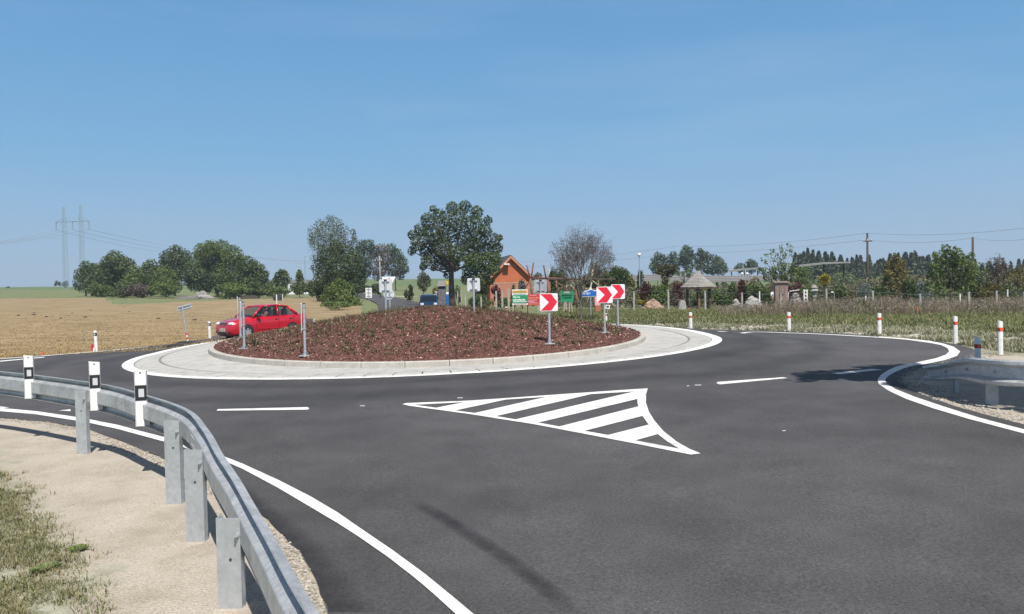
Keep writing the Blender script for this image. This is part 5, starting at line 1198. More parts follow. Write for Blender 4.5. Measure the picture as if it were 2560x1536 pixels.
# stubble tufts near the road edge
mb = MB()
for i in range(9000):
    Y = 28+50*rn.random()**1.5; u = rn.uniform(-60, 780); X = (u-1280)/2000*Y; b = V3((X, Y, hall(X, Y)))
    if cover(X, Y) != 1: continue
    if Y < 31 and u > 0 and hall(X, Y) > 9: continue
    tuft(mb, b, .045, 3, .2, rn, .03, .9)
M['g_straw'] = gm('g_straw', [(.30, .20, .09), (.40, .285, .135), (.50, .385, .20)])
tag(mb.build('stubble', M['g_straw']), 'cut straw stubble at the near edge of the field', 'stubble', kind='stuff')
# clods / dark specks in the field
for (px, py, s) in ((46, 790, 1), (84, 788, 1.2), (86, 783, .8), (116, 793, 1), (152, 797, .8), (172, 790, .7), (180, 784, .7), (214, 794, 1.1), (226, 776, .8), (311, 768, .8), (323, 780, .7), (487, 801, 1.1), (396, 798, 1)):
    p = hit(px, py); mb = MB(); pebble(mb, (0, 0, 0), .34*s, rn); o = mb.build('clod', M['bark']); o.location = p; tag(o, {46: 'leftmost dark clod on the stubble field', 487: 'dark clod on the stubble just right of the tilted sign', 396: 'dark clod on the stubble left of the tilted sign', 226: 'lone dark clod high on the stubble, above the others', 214: 'dark clod at the right end of the left cluster on the stubble'}.get(px, 'small dark clod lying on the stubble field'), 'clod', 'dark clods on the stubble field')
# ------------------------------------------------ mulch chips and heather on the island
M['chip'] = mat('chip', [(.05, .019, .015), (.115, .045, .034), (.22, .105, .08), (.58, .42, .35)], 30, 3, .9, islands=.95, pos=[.22, .45, .68, .78])
mb = MB()
for i in range(34000):
    r = (RK-.16)*math.sqrt(rn.random()); a = rn.uniform(0, 6.283); x = CX+r*math.cos(a); y = CY+r*math.sin(a)
    if math.sin(a) > .5 and r > 3: continue
    leaf(mb, V3((x, y, hall(x, y)+rn.uniform(.012, .05))), rn.uniform(.015, .043), V3((0, 0, 1.4)), rn, 1.7)
tag(mb.build('bark_chips', M['chip']), 'reddish bark chips strewn over the island mound', 'mulch', kind='stuff')
mb = MB(); mg = MB()
for ir in range(26):
    r = .2+ir*.23
    for ia in range(int(r*13)+3):
        a = ia*6.283/(int(r*13)+3)+ir*.4+rn.uniform(-.05, .05); rr = r+rn.uniform(-.08, .08); x = CX+rr*math.cos(a); y = CY+rr*math.sin(a); n_ = noise.noise(V3((x*.6, y*.6, 2)))
        b = V3((x, y, hall(x, y))); low = rr > 4.0
        if rr < 4.3: tuft(mb, b, rn.uniform(.08, .20)*(1+n_*.5), 10, .08, rn, .013, .45)
        if (rr > 2.8 and n_ > -.28 and rn.random() < .85) or rn.random() < .2: tuft(mg, b, rn.uniform(.04, .11), 16, .15, rn, .022, 1.6)
tag(mb.build('heather', M['g_heath']), 'low dark heather like shrubs planted on the top of the mound', 'ground cover', kind='stuff')
M['g_island'] = gm('g_island', [(.075, .08, .04), (.14, .145, .075), (.27, .25, .15)])
tag(mg.build('mound_plants', M['g_island']), 'low green and yellowish plants on the mulch of the mound', 'ground cover', kind='stuff')
p = hit(640, 866); mb = MB(); tuft(mb, V3((0, 0, 0)), .24, 26, .07, rn, .03, .8); o = mb.build('grass_clump', M['g_island']); o.location = p; tag(o, 'bright green grass clump on the mulch right of the close sign pair', 'grass')
# ------------------------------------------------ distant built things
def sized(px, Y, py=760):
    b = gnd(px, Y, py); return b, Y/2000
def zof(px, py, Y, b): return at(px, py, Y).z-b.z
M['steel'] = mat('steel', (.27, .36, .41), rough=.7, metal=.1)
M['wire'] = mat('wire', (.20, .25, .31), rough=.8)
M['brickorange'] = mat('brickorange', [(.42, .115, .05), (.50, .145, .065)], .6, 5, .9, fine=(3, .08))
M['rooftile'] = mat('rooftile', [(.05, .055, .065), (.08, .085, .095)], 2, 4, .8)
M['trim'] = mat('trim', (.50, .22, .12), rough=.8)
M['pink'] = mat('pink', (.42, .18, .125), rough=.8, fine=(1, .1))
M['timber'] = mat('timber', [(.14, .075, .05), (.25, .14, .09)], 2, 5, .85)
M['timber_red'] = mat('timber_red', [(.16, .06, .045), (.24, .09, .065)], 2, 5, .85)
M['timber_pale'] = mat('timber_pale', [(.34, .27, .21), (.50, .42, .35)], 2, 5, .85)
M['timber_dark'] = mat('timber_dark', [(.05, .035, .03), (.10, .07, .055)], 2, 5, .85)
M['shingle'] = mat('shingle', [(.21, .195, .185), (.33, .31, .295)], 2.5, 6, .9, fine=(9, .25), bump=.03, bscale=6)
M['slatroof'] = mat('slatroof', [(.13, .125, .125), (.25, .24, .235)], 1.5, 6, .9, stretch=(.3, 4, 1), fine=(5, .2))
M['concpost'] = mat('concpost', [(.27, .255, .225), (.42, .40, .36)], 3, 4, .9)
M['green'] = mat('green', (.015, .26, .12), rough=.5, fine=(5, .1))
M['dkgreen'] = mat('dkgreen', (.008, .07, .035), rough=.5)
M['bluesign'] = mat('bluesign', (.01, .13, .50), rough=.4)
M['ochre'] = mat('ochre', [(.42, .24, .03), (.56, .36, .06)], 4, 3, .5)
M['bannerred'] = mat('bannerred', [(.50, .02, .06), (.60, .06, .07)], 1.5, 3, .5)
M['banneror'] = mat('banneror', (.72, .26, .12), rough=.5)
M['bannerpink'] = mat('bannerpink', (.75, .38, .42), rough=.5)
M['vanblue'] = mat('vanblue', (.010, .045, .11), rough=.3, coat=.3)
M['binblue'] = mat('binblue', (.02, .12, .32), rough=.5)
M['yellow'] = mat('yellow', (.65, .47, .04), rough=.5)
M['kiosk'] = mat('kiosk', [(.10, .095, .11), (.17, .16, .18)], 3, 5, .9, fine=(6, .2))
M['outhouse'] = mat('outhouse', [(.20, .145, .12), (.32, .24, .20)], 1.2, 6, .9, stretch=(6, 6, .5), fine=(8, .15))
M['rock'] = mat('rock', [(.20, .19, .18), (.38, .36, .34)], 2, 6, .9, fine=(5, .2), islands=.6)
M['soilred'] = mat('soilred', [(.26, .16, .11), (.40, .29, .22)], 1, 6, .95, fine=(4, .2))
M['terracotta'] = mat('terracotta', (.36, .13, .075), rough=.8)
# pylon: two lattice masts joined by a beam
b, k = sized(188, 350); 
t = thing('pylon', 'tall portal power pylon of two lattice masts on the left horizon', 'pylon', b)
def lattice(mb, x, z0, z1, w0, w1, n):
    P_ = lambda i, c: V3((x+c[0]*(w0+(w1-w0)*i/n)/2, c[1]*(w0+(w1-w0)*i/n)/2, z0+(z1-z0)*i/n)); cs = [(-1, -1), (1, -1), (1, 1), (-1, 1)]
    for c in cs: mb.tube([P_(0, c), P_(n, c)], .085, 3)
    for i in range(n):
        for q in range(4):
            c, d_ = cs[q], cs[(q+1) % 4]; mb.tube([P_(i, c), P_(i+1, d_)], .035, 3); mb.tube([P_(i+1, c), P_(i, d_)], .035, 3)
zb_ = at(188, 552, 350).z-b.z; zt_ = at(188, 516, 350).z-b.z
for i, px in enumerate((167, 209)):
    x = (px-188)*k; mb = MB(); lattice(mb, x, -1, zb_, 1.9, 1.2, 18); lattice(mb, x, zb_, zt_+(0 if i == 0 else .6), 1.2, .5, 4); mb.build('mast', M['steel'], t)
mb = MB(); xl, xr = (147-188)*k, (230-188)*k
for y in (-.5, .5): mb.tube([(xl, y, zb_-.5), (xr, y, zb_-.2)], .10, 3)
mb.tube([(xl, 0, zb_-.5), ((167-188)*k, 0, zb_+1.2), ((209-188)*k, 0, zb_+1.3), (xr, 0, zb_-.2)], .09, 3)
for i in range(12):
    xx = xl+(xr-xl)*i/12; mb.tube([(xx, 0, zb_-.4), (xx+(xr-xl)/24, 0, zb_+.9)], .06, 3)
mb.build('crossbeam', M['steel'], t)
for px in (147, 188, 229): mb = MB(); mb.tube([((px-188)*k, 0, zb_-.3), ((px-188)*k, 0, zb_-4.0)], [.26, .22], 6); mb.build('insulator', M['steel'], t)
def wire(name, pts, r, label, sag=0, n=14, grp='overhead wires'):
    mb = MB(); out = []
    for a, c in zip(pts, pts[1:]):
        for i in range(n):
            q = i/n; p = a.lerp(c, q); p = p-V3((0, 0, 4*sag*q*(1-q))); out.append(p)
    out.append(pts[-1]); mb.tube(out, r, 3); o = mb.build(name, M['wire']); tag(o, label, 'wire', grp)
for i, (px, oy) in enumerate(((147, 0), (188, 0), (229, 0))):
    a = V3((b.x+(px-188)*k, b.y, b.z+zb_-4.0)); c = at(-130, 616+i*2, 300); d_ = at(430+i*45, 634-i*3, 620)
    wire('power_wire', [c, a, d_], .07, ('lowest power line wire on the left end of the pylon beam', 'power line wire hanging from the middle of the pylon beam', 'power line wire on the right end of the pylon beam')[i], 1.2)
# pylons farther off
for px, top, lb in ((652, 655, 'tiny distant lattice pylon, left one of two'), (660, 658, 'tiny distant lattice pylon, right one of two')):
    b2, k2 = sized(px, 600); t = thing('distant_pylon', lb, 'pylon', b2, 0, 'tiny distant pylons'); h = zof(px, top, 600, b2); mb = MB(); lattice(mb, 0, 0, h, 2.4, .5, 8); mb.build('mast', M['steel'], t)
    for f in (.8, .9): mb = MB(); mb.tube([(-3, 0, h*f), (3, 0, h*f)], .2, 3); mb.build('crossarm', M['steel'], t)
def utility(px, Y, top, label, arms=((.9, 8),), r=.12, m='timber_dark', bpy=760, name='utility_pole', group=None, lean=0):
    b, k = sized(px, Y, bpy); h = zof(px, top, Y, b); t = thing(name, label, 'pole', b, 0, group, rot=(0, R(lean), 0)); mb = MB(); mb.tube([(0, 0, -.3), (0, 0, h)], [r, r*.7], 8); mb.build('pole', M[m], t, smooth=True)
    for f, wpx in arms:
        mb = MB(); mb.box((0, -.1, h*f), (wpx*2*k, .12, .12)); ar = mb.build('crossarm', M[m], t)
        for sx in (-.9, 0, .9):
            mb = MB(); mb.tube([(sx*wpx*k, -.1, h*f), (sx*wpx*k, -.1, h*f+.28)], .05, 6); mb.build('insulator', M['white'], ar)
    return t, b, h
tp, bp_, hp_ = utility(2170, 95, 583, 'tall dark wooden utility pole with crossarm above the grey spruce', ((.89, 11),), .17)
tp2, bp2, hp2 = utility(2433, 85, 593, 'dark wooden utility pole behind the large round tree', (), .16)
utility(952, 150, 640, 'pale concrete pole in front of the bronze tree', ((.90, 5),), .13, 'concpost')
utility(750, 230, 657, 'small pole with crossarm left of the street lamp mast', ((.97, 13), (.86, 9)), .14, 'steel')
# street lamp mast
b, k = sized(765, 200); h = zof(765, 642, 200, b); t = thing('street_lamp', 'thin street lamp mast with arm left of the birch', 'street lamp', b)
mb = MB(); mb.tube([(0, 0, 0), (0, 0, h), (.4, 0, h+.15), (15*k, 0, h+.2)], [.11, .08, .07, .05], 6); mb.build('mast', M['steel'], t); mb = MB(); mb.ball((15*k, 0, h+.15), (.4, .15, .08), 8, 5); mb.build('lamp_head', M['galv_dull'], t)
for (a, c, lb) in ((at(1240, 651, 240), at(1690, 627, 180), 0),): pass
pa = V3((bp_.x, bp_.y, bp_.z+hp_)); pb = V3((bp_.x, bp_.y, bp_.z+hp_*.91)); qa = V3((bp2.x, bp2.y, bp2.z+hp2)); 
wire('overhead_wire', [at(1300, 655, 190), at(1690, 616, 130), pa, at(2620, 563, 75)], .022, 'upper thin wire running over the utility poles', .5)
wire('overhead_wire', [at(1300, 668, 195), at(1690, 634, 140), pb, qa-V3((0, 0, .1)), at(2620, 588, 78)], .022, 'lower thin wire running over the utility poles', .4)
wire('overhead_wire', [at(620, 641, 260), at(750, 654, 232), at(900, 668, 215)], .05, 'thin wire left of the birch over the small pole', .2)
# globe lamp
b, k = sized(1600, 88); h = zof(1600, 640, 88, b); t = thing('globe_lamp', 'tall green lamp post with white globe', 'street lamp', b)
mb = MB(); mb.tube([(0, 0, 0), (0, 0, h*.25), (0, 0, h*.26), (0, 0, h)], [.11, .11, .06, .05], 8); mb.build('post', M['steel'], t); mb = MB(); mb.ball((0, 0, h+.13), .2, 14, 10); mb.build('globe', M['white'], t, smooth=True)
# house
b, k = sized(1278, 112); zb_ = lambda py: zof(1278, py, 112, b)
t = thing('house', 'orange gabled house with dark roof behind the big oak', 'house', b, R(10)); za = zb_(642); ze = zb_(694); hw = 53*k; ln = 11
mb = MB(); pr = [(-hw, -.5), (hw, -.5), (hw, ze), (0, za), (-hw, ze)]; mb.extr(pr, ln, Matrix.Translation((0, ln/2, 0))); mb.build('wall', M['brickorange'], t)
for s in (-1, 1):
    mb = MB(); ex = hw*1.12; zz = ze-(za-ze)*.12; mb.add([(0, -.45, za+.25), (s*ex, -.45, zz+.22), (s*ex, ln+.3, zz+.22), (0, ln+.3, za+.25), (0, -.45, za+.02), (s*ex, -.45, zz), (s*ex, ln+.3, zz), (0, ln+.3, za+.02)], [(0, 1, 2, 3), (4, 5, 6, 7), (0, 1, 5, 4), (1, 2, 6, 5), (2, 3, 7, 6)]); mb.build('roof', M['rooftile'], t)
    mb = MB(); mb.add([(0, -.50, za+.12), (s*ex, -.50, zz+.10), (s*ex, -.50, zz-.28), (0, -.50, za-.25)], [(0, 1, 2, 3)]); o = mb.build('bargeboard', M['trim'], t); q = o.modifiers.new('t', 'SOLIDIFY'); q.thickness = .06
mb = MB(); mb.box((0, -.04, zb_(708)), (hw*2*.92, .06, .12)); mb.build('string_course', M['timber_pale'], t)
mb = MB(); mb.box((0, -.03, zb_(664)), (hw*.62, .06, .1)); mb.build('tie_beam', M['trim'], t)
mb = MB(); mb.box((0, -.025, zb_(728)), (hw*1.96, .05, zb_(710)-zb_(746))); mb.build('lower_wall', M['pink'], t)
mb = MB(); mb.box((-12*k, -.5, zb_(661)), (14*k, .8, .18)); mb.build('roof_lamp', M['white'], t)
mb = MB(); mb.box((-38*k, -.06, zb_(745)), (9*k, .1, zb_(720)-zb_(770))); mb.build('door', M['signwhite'], t)
mb = MB(); mb.box((14*k, -.06, zb_(742)), (12*k, .08, 14*k)); w_ = mb.build('window', M['glass'], t); mb = MB(); mb.box((14*k, -.11, zb_(742)), (.07, .04, 14*k)); mb.build('window_frame', M['white'], w_)
# small white building far left of the birch and yellow sign
for px, Y, x0, x1, y0, y1, lb in ((742, 215, 728, 756, 700, 722, 'small white house partly hidden by the young tree'), (876-110, 215, 758, 780, 700, 718, 'white house end right of the young tree')):
    b, k = sized(px, Y); hh = zof(px, y0, Y, b); t = thing('white_house', lb, 'house', b); wd = (x1-x0)*k
    mb = MB(); mb.box((0, 0, hh*.4), (wd, 5, hh*.8)); mb.build('wall', M['signwhite'], t); mb = MB(); mb.extr([(-wd*.55, hh*.8), (wd*.55, hh*.8), (wd*.42, hh), (-wd*.42, hh)], 5.5, Matrix.Identity(4)); mb.build('roof', M['slatroof'], t)
b, k = sized(1121, 130); t = thing('yellow_sign', 'small yellow sign panel left of the oak trunk', 'sign', b); mb = MB(); z0, z1 = zof(1121, 712, 130, b), zof(1121, 703, 130, b); mb.box((0, 0, (z0+z1)/2), (13*k, .1, z1-z0)); mb.build('panel', M['yellow'], t); mb = MB(); mb.tube([(0, 0, 0), (0, 0, z0)], .06, 6); mb.build('pole', M['galv_dull'], t)
# stone kiosk with little roof
b, k = sized(1106, 82); t = thing('stone_kiosk', 'narrow grey stone pillar with a small grey roof left of the oak', 'kiosk', b); z1 = zof(1106, 716, 82, b); z2 = zof(1106, 702, 82, b)
mb = MB(); mb.box((0, 0, z1/2), (18*k, .75, z1)); mb.build('pillar', M['kiosk'], t, bevel=.02); mb = MB(); mb.box((0, 0, z1-.12), (17*k, .8, .24)); mb.build('painted_shade_band', M['black'], t)  # black band at the pillar top stands in for shade under the roof
mb = MB(); mb.add([(-10.5*k, -.55, z1), (10.5*k, -.55, z1), (10.5*k, .55, z1), (-10.5*k, .55, z1), (-9*k, .1, z2), (9*k, .1, z2)], [(0, 1, 5, 4), (1, 2, 5), (2, 3, 4, 5), (3, 0, 4), (3, 2, 1, 0)]); mb.build('roof', M['slatroof'], t)
# blue van
b, k = sized(1072, 70); hh = zof(1072, 736, 70, b); 
t = thing('blue_van', 'dark blue van of which only the roof shows above the mound', 'van', b, R(6)); k = 1; W_ = 24*70/2000*2; s = hh
mb = MB(); pr = [(-W_/2, .35), (W_/2, .35), (W_/2, .9), (W_/2-.04, s*.62), (W_/2-.12, s*.93), (W_/2-.3, s), (-W_/2+.3, s), (-W_/2+.12, s*.93), (-W_/2+.04, s*.62), (-W_/2, .9)]
mb.extr(pr, 4.2, Matrix.Translation((0, 2.1, 0))); mb.build('body', M['vanblue'], t, bevel=.06)
mb = MB(); mb.extr([(-W_/2+.14, s*.62), (W_/2-.14, s*.62), (W_/2-.22, s*.88), (-W_/2+.22, s*.88)], .04, Matrix.Translation((0, -.02, 0))); mb.build('windscreen', M['glass'], t)
for x in (-W_/2+.25, W_/2-.25):
    mb = MB(); mb.box((x, -.03, .75), (.3, .06, .2)); mb.build('headlight', M['lamp_glass'], t, bevel=.02)
    for y in (.8, 3.4): mb = MB(); mb.tube([(x-.1, y, .33), (x+.1, y, .33)], .33, 16); mb.build('wheel', M['tyre'], t)
b, k = sized(1119, 78); t = thing('blue_bin', 'blue bin with white top between the kiosk and the oak trunk', 'bin', b); h = zof(1119, 737, 78, b)
mb = MB(); mb.box((0, 0, h/2), (7*k, .4, h), taper=1.05); mb.build('body', M['binblue'], t, bevel=.02); mb = MB(); mb.box((0, 0, h+.12), (6.5*k, .4, .2)); mb.build('lid', M['white'], t, bevel=.03)
b, k = sized(1091, 80); mb = MB(); h = zof(1091, 729, 80, b); mb.box((0, 0, h*.46), (.16, .16, h*.92)); mb.box((0, 0, h-.05), (.26, .2, .2)); o = mb.build('meter_box', M['concpost']); o.location = b; tag(o, 'small white topped box on a post left of the kiosk', 'box')
# ------------------------------------------------ billboards and signs beyond the island
def frame_pt(t, x0, x1, y0, y1, Y, b):
    k = Y/2000; cx = ((x0+x1)/2-1280)*k-b.x; return cx, (x1-x0)*k, zof((x0+x1)/2, y1, Y, b), zof((x0+x1)/2, y0, Y, b)
Y = 58; b, k = sized(1300, Y)
t = thing('billboard', 'white green and ochre billboard reading Vše pro vaši zahradu', 'billboard', b); z = lambda py: zof(1300, py, Y, b); W_ = 39*k
def slab(py0, py1, m, y, nm='stripe', w=W_, x=0, par=t): 
    mb = MB(); mb.box((x, y, (z(py0)+z(py1))/2), (w, .02, abs(z(py0)-z(py1)))); return mb.build(nm, M[m], par)
bd = slab(724, 763, 'white', 0, 'board'); slab(726.5, 732.5, 'ochre', -.02, 'ochre_band', W_*.93, par=bd); slab(738, 758, 'green', -.02, 'green_band', W_, par=bd)
text_mesh('Vše pro', 5.6*k, M['white'], bd, Matrix.Translation((-8.5*k, -.035, z(743))) @ Matrix.Rotation(R(90), 4, 'X'), bold=.012, w=18*k)
text_mesh('vaši zahradu', 5.6*k, M['white'], bd, Matrix.Translation((-2.5*k, -.035, z(750))) @ Matrix.Rotation(R(90), 4, 'X'), bold=.012, w=31*k)
slab(754, 755.6, 'white', -.034, 'text_line', W_*.9, par=bd); slab(735, 736, 'galv_dull', -.022, 'text_line', W_*.8, par=bd); slab(759.5, 760.6, 'galv_dull', -.022, 'text_line', W_*.8, par=bd)
for x in (-17*k, 18.6*k): mb = MB(); mb.box((x, .08, z(757)/2+.3), (.1, .1, z(757)+.9)); mb.build('leg', M['timber_pale'], t)
b, k = sized(1338, Y); t2 = thing('banner', 'red banner with orange lettering behind the nearest chevron sign', 'banner', b); z = lambda py: zof(1338, py, Y, b); W_ = 36*k
bd = slab(736, 764, 'bannerred', 0, 'cloth', W_, par=t2)
slab(738.2, 739.6, 'bannerpink', -.02, 'text_line', 16*k, -5*k, bd)
for i in range(7): slab(743, 747.5, 'banneror', -.02, 'letter', 2.4*k, (-15+i*4.4)*k, bd)
for y0, w_ in ((750, 22), (753.4, 15), (756.6, 22), (760, 30)): slab(y0, y0+1.5, 'bannerpink' if y0 < 759 else 'banneror', -.02, 'text_line', w_*k, (-17+w_/2)*k, bd)
for x in (-18.4*k, 13*k): mb = MB(); mb.box((x, .08, z(752)/2), (.1, .1, z(752))); mb.build('post', M['timber_pale'], t2)
b, k = sized(1418, 60); t3 = thing('green_board', 'green board with dark lettering on slanted wooden legs', 'sign', b); z = lambda py: zof(1418, py, 60, b)
bd = slab(728, 755, 'green', 0, 'board', 32*k, 0, t3); slab(729.5, 734, 'concpost', -.02, 'plaque', 15*k, 0, bd)
text_mesh('DŘEVĚNÉ STAVBY', 4*k, M['dkgreen'], bd, Matrix.Translation((0, -.03, z(738.8))) @ Matrix.Rotation(R(90), 4, 'X'), bold=.012, w=28*k)
text_mesh('A NÁBYTEK', 4*k, M['dkgreen'], bd, Matrix.Translation((0, -.03, z(745))) @ Matrix.Rotation(R(90), 4, 'X'), bold=.012, w=24*k)
for x0, x1, y1 in ((-6, -9.5, 769), (5, 5.5, 772), (9, 13, 771)): mb = MB(); mb.tube([(x1*k, .05, 0), (x0*k, .05, z(754))], .05, 6); mb.build('leg', M['timber_pale'], t3)
b, k = sized(1477, 50); t4 = thing('town_sign', 'blue and white town name sign reading PYŠELY', 'road sign', b); z = lambda py: zof(1477, py, 50, b); cx = 0
P_ = [(-22*k, z(742.5)), (22*k, z(741)), (22*k, z(726)), (-6+0, 0)]
out = [(-23*k, z(742.5)), (23*k, z(741.5)), (23*k, z(726)), (6*k, z(726)), (1*k, z(717)), (-6*k, z(726.5)), (-23*k, z(727.5))]
mb = MB(); mb.extr(out, .03, Matrix.Identity(4)); bd = mb.build('board', M['white'], t4)
mb = MB(); inn = [(-21.3*k, z(741)), (21.3*k, z(740)), (21.3*k, z(728.2)), (8*k, z(728.4)), (5*k, z(726)), (1*k, z(725)), (-3*k, z(726.2)), (-7*k, z(729)), (-21.3*k, z(729.4))]; mb.extr(inn, .01, Matrix.Translation((0, -.022, 0))); mb.build('blue_field', M['bluesign'], bd)
text_mesh('PYŠELY', 6*k, M['white'], bd, Matrix.Translation((-10*k, -.035, z(734.3))) @ Matrix.Rotation(R(90), 4, 'X'), bold=.006, w=20*k)
mb = MB(); mb.tube([(0, .05, -.1), (0, .05, z(727))], .035, 8); mb.build('pole', M['galv_dull'], t4)
b, k = sized(1519, 54); mb = MB(); h = zof(1519, 758, 54, b); mb.box((0, 0, h*.7), (11*k, .03, 10*k), rot=Matrix.Rotation(R(10), 3, 'Y')); o = thing('small_sign', 'small white and green tilted sign under the middle chevron board', 'sign', b); mb.build('panel', M['white'], o); mb = MB(); mb.ball((0, -.03, h*.72), (3.5*k, .02, 2.2*k)); mb.build('emblem', M['dkgreen'], o); mb = MB(); mb.tube([(0, .03, 0), (0, .03, h*.6)], .03, 6); mb.build('pole', M['timber_pale'], o)
b, k = sized(1492, 60); h = zof(1492, 742, 60, b); o = thing('pink_box', 'faded pink box standing behind the town sign', 'box', b); mb = MB(); mb.box((0, 0, h*.72), (11*k, .4, h*.5)); mb.build('box', M['bannerpink'], o, bevel=.02); mb = MB(); mb.box((2*k, 0, h*.24), (14*k, .5, h*.46)); mb.build('base', M['terracotta'], o, bevel=.02)
b, k = sized(1416, 49); mb = MB()
for i in range(40): leaf(mb, V3((rn.uniform(-11, 11)*k, rn.uniform(-.2, .2), rn.uniform(.02, .14))), .1, None, rn)
o = mb.build('flower_patch', M['leaf_yellow']); o.location = b; tag(o, 'small patch of yellow flowers in the grass', 'flowers')
# timber log frame
YT = 74; b, k = sized(1430, YT); t = thing('timber_frame', 'rambling open frame of brown logs and poles behind the signs', 'timber frame', b)
def zt(px, py): return V3(((px-1430)*k, 0, zof(px, py, YT, b)))
def log(p, q, r, m, y0=0, y1=0): mb = MB(); a, c = zt(*p), zt(*q); a.y = y0; c.y = y1; mb.tube([a, c], r*.75, 7); mb.build('log', M[m], t, smooth=True)
for p, q, r, m, y0, y1 in (((1319, 663), (1327, 700), .09, 'timber_red', 0, 0), ((1336, 657), (1328, 705), .10, 'timber_red', .3, 0), ((1327, 697), (1333, 766), .16, 'timber_red', 0, 0), ((1361, 664), (1367, 700), .09, 'timber_dark', 0, 0), ((1376, 672), (1370, 705), .08, 'timber_pale', .3, .2),
      ((1325, 699), (1540, 699), .11, 'timber_dark', 0, 0), ((1322, 693), (1440, 697), .09, 'timber_red', 1.5, 1.5), ((1371, 700), (1374, 766), .15, 'timber_red', 0, 0), ((1376, 705), (1377, 768), .10, 'timber', .8, .8), ((1393, 700), (1394, 768), .10, 'timber', .6, .6), ((1311, 722), (1331, 698), .08, 'timber_red', 0, 0),
      ((1323, 720), (1345, 722), .07, 'timber_pale', 0, 0), ((1330, 731), (1345, 731), .07, 'timber_pale', 0, 0), ((1388, 704), (1436, 730), .07, 'timber', 0, 0), ((1432, 703), (1392, 732), .07, 'timber', .3, .3), ((1440, 708), (1432, 734), .07, 'timber_pale', 0, 0), ((1418, 713), (1416, 730), .06, 'timber_pale', 0, 0),
      ((1441, 715), (1441, 772), .15, 'timber', -.4, -.4), ((1486, 666), (1476, 716), .10, 'timber_pale', 0, 0), ((1480, 706), (1464, 772), .08, 'timber_pale', -.2, -.2), ((1474, 696), (1499, 716), .08, 'timber_pale', 0, 0), ((1482, 700), (1494, 712), .08, 'timber', .4, .4), ((1426, 711), (1436, 722), .06, 'timber_pale', 0, 0),
      ((1530, 760), (1541, 768), .08, 'timber_pale', 0, 0), ((1552, 765), (1562, 772), .07, 'timber_pale', 0, 0), ((1497, 757), (1500, 772), .1, 'timber_red', 0, 0), ((1400, 697), (1460, 708), .07, 'timber_red', .9, .9), ((1456, 716), (1470, 726), .06, 'timber_pale', 0, 0), ((1516, 758), (1536, 772), .08, 'timber_red', .2, .2), ((1500, 699), (1502, 770), .10, 'timber', 1.2, 1.2)):
    log(p, q, r, m, y0, y1)
# ------------------------------------------------ fences
def fence(label, posts, m='concpost', wd=.13, wires=(.25, .55, .95), grp=None):
    """posts: (px, Y, top py)"""
    b0, _ = sized(posts[0][0], posts[0][1]); t = thing('fence', label, 'fence', b0, 0, grp); P_ = []
    for px, Y, top in posts:
        b, k = sized(px, Y); h = zof(px, top, Y, b); rel = b-b0; P_.append((rel, h)); mb = MB(); mb.box(rel+V3((0, 0, h/2-.1)), (wd, wd, h+.2), taper=.9); mb.build('post', M[m], t)
    for f in wires:
        mb = MB(); mb.tube([p+V3((0, -.07, h*f)) for p, h in P_], .006, 3); mb.build('wire', M['wire'], t)
fence('wire fence on pale concrete posts running from the oak to the billboard', [(1137, 96, 725), (1145, 90, 728), (1154, 96, 725), (1164, 80, 738), (1193, 84, 742), (1203, 78, 742), (1215, 80, 742), (1241, 68, 728), (1256, 64, 727), (1272, 60, 728)], wd=.15)
fence('wire fence on pale concrete posts running behind the gazebo and the outhouse', [(1272, 62, 722), (1346, 66, 735), (1415, 66, 735), (1499, 66, 738), (1585, 66, 729), (1671, 64, 724), (1763, 63, 727), (1855, 62, 732), (1952, 61, 735), (2066, 60, 722), (2182, 59, 727), (2300, 58, 735), (2422, 57, 730), (2491, 56, 727), (2560, 55, 730)], wd=.14)
for px, top, lb in ((1899, 729, 'thin white stake left of the outhouse'), (2164, 740, 'thin white stake left of the fence post by the grey spruce'), (2519, 724, 'thin white stake behind the weeds at the right edge'), (2400, 735, 'thin white stake under the large round tree')):
    b, k = sized(px, 70); h = zof(px, top, 70, b); mb = MB(); mb.box((0, 0, h/2), (.09, .09, h)); o = mb.build('fence_stake', M['white']); o.location = b; tag(o, lb, 'stake', 'thin white stakes in the nursery')
# ------------------------------------------------ long slatted nursery roofs
def canopy(label, pts, Y, dY, th, nl, posts):
    """pts: (px, py) of the front eave from left to right; the sheet slopes up and back"""
    b, k = sized(pts[0][0], Y); t = thing('shade_roof', label, 'canopy', b, 0, 'long grey shade roofs of the nursery')
    rel = lambda px, py, y: V3((at(px, py, y).x-b.x, y-b.y, at(px, py, y).z-b.z))
    for i in range(nl):
        f0 = i/nl; f1 = (i+.62)/nl; mb = MB(); vs = []
        for px, py, pt in pts:
            for f in (f0, f1): vs.append(rel(px, py+(pt-py)*f, Y+dY*f))
        n = len(pts); mb.add(vs, [(2*j, 2*j+1, 2*j+3, 2*j+2) for j in range(n-1)]); o = mb.build('slat_row', M['slatroof'], t); q = o.modifiers.new('t', 'SOLIDIFY'); q.thickness = th; q.offset = -1
    for px in posts:
        bb = gnd(px, Y+dY*.3); py = None
        for (a, y0, y1), (c, y2, y3) in zip([p for p in pts], pts[1:]):
            if a <= px <= c: py = y0+(y2-y0)*(px-a)/(c-a)
        if py is None: continue
        z_ = rel(px, py, Y+dY*.3).z; mb = MB(); r_ = bb-b; mb.box((r_.x, r_.y, (r_.z+z_)/2), (.16, .16, z_-r_.z)); mb.build('post', M['timber_dark'], t)
canopy('long low grey slatted shade roof behind the gazebo', [(1580, 706, 688), (1640, 703, 686), (1700, 704, 687), (1790, 706, 690), (1880, 704, 690), (1990, 697, 689)], 120, 14, .12, 4, (1622, 1668, 1710, 1792, 1806, 1840, 1880, 1930))
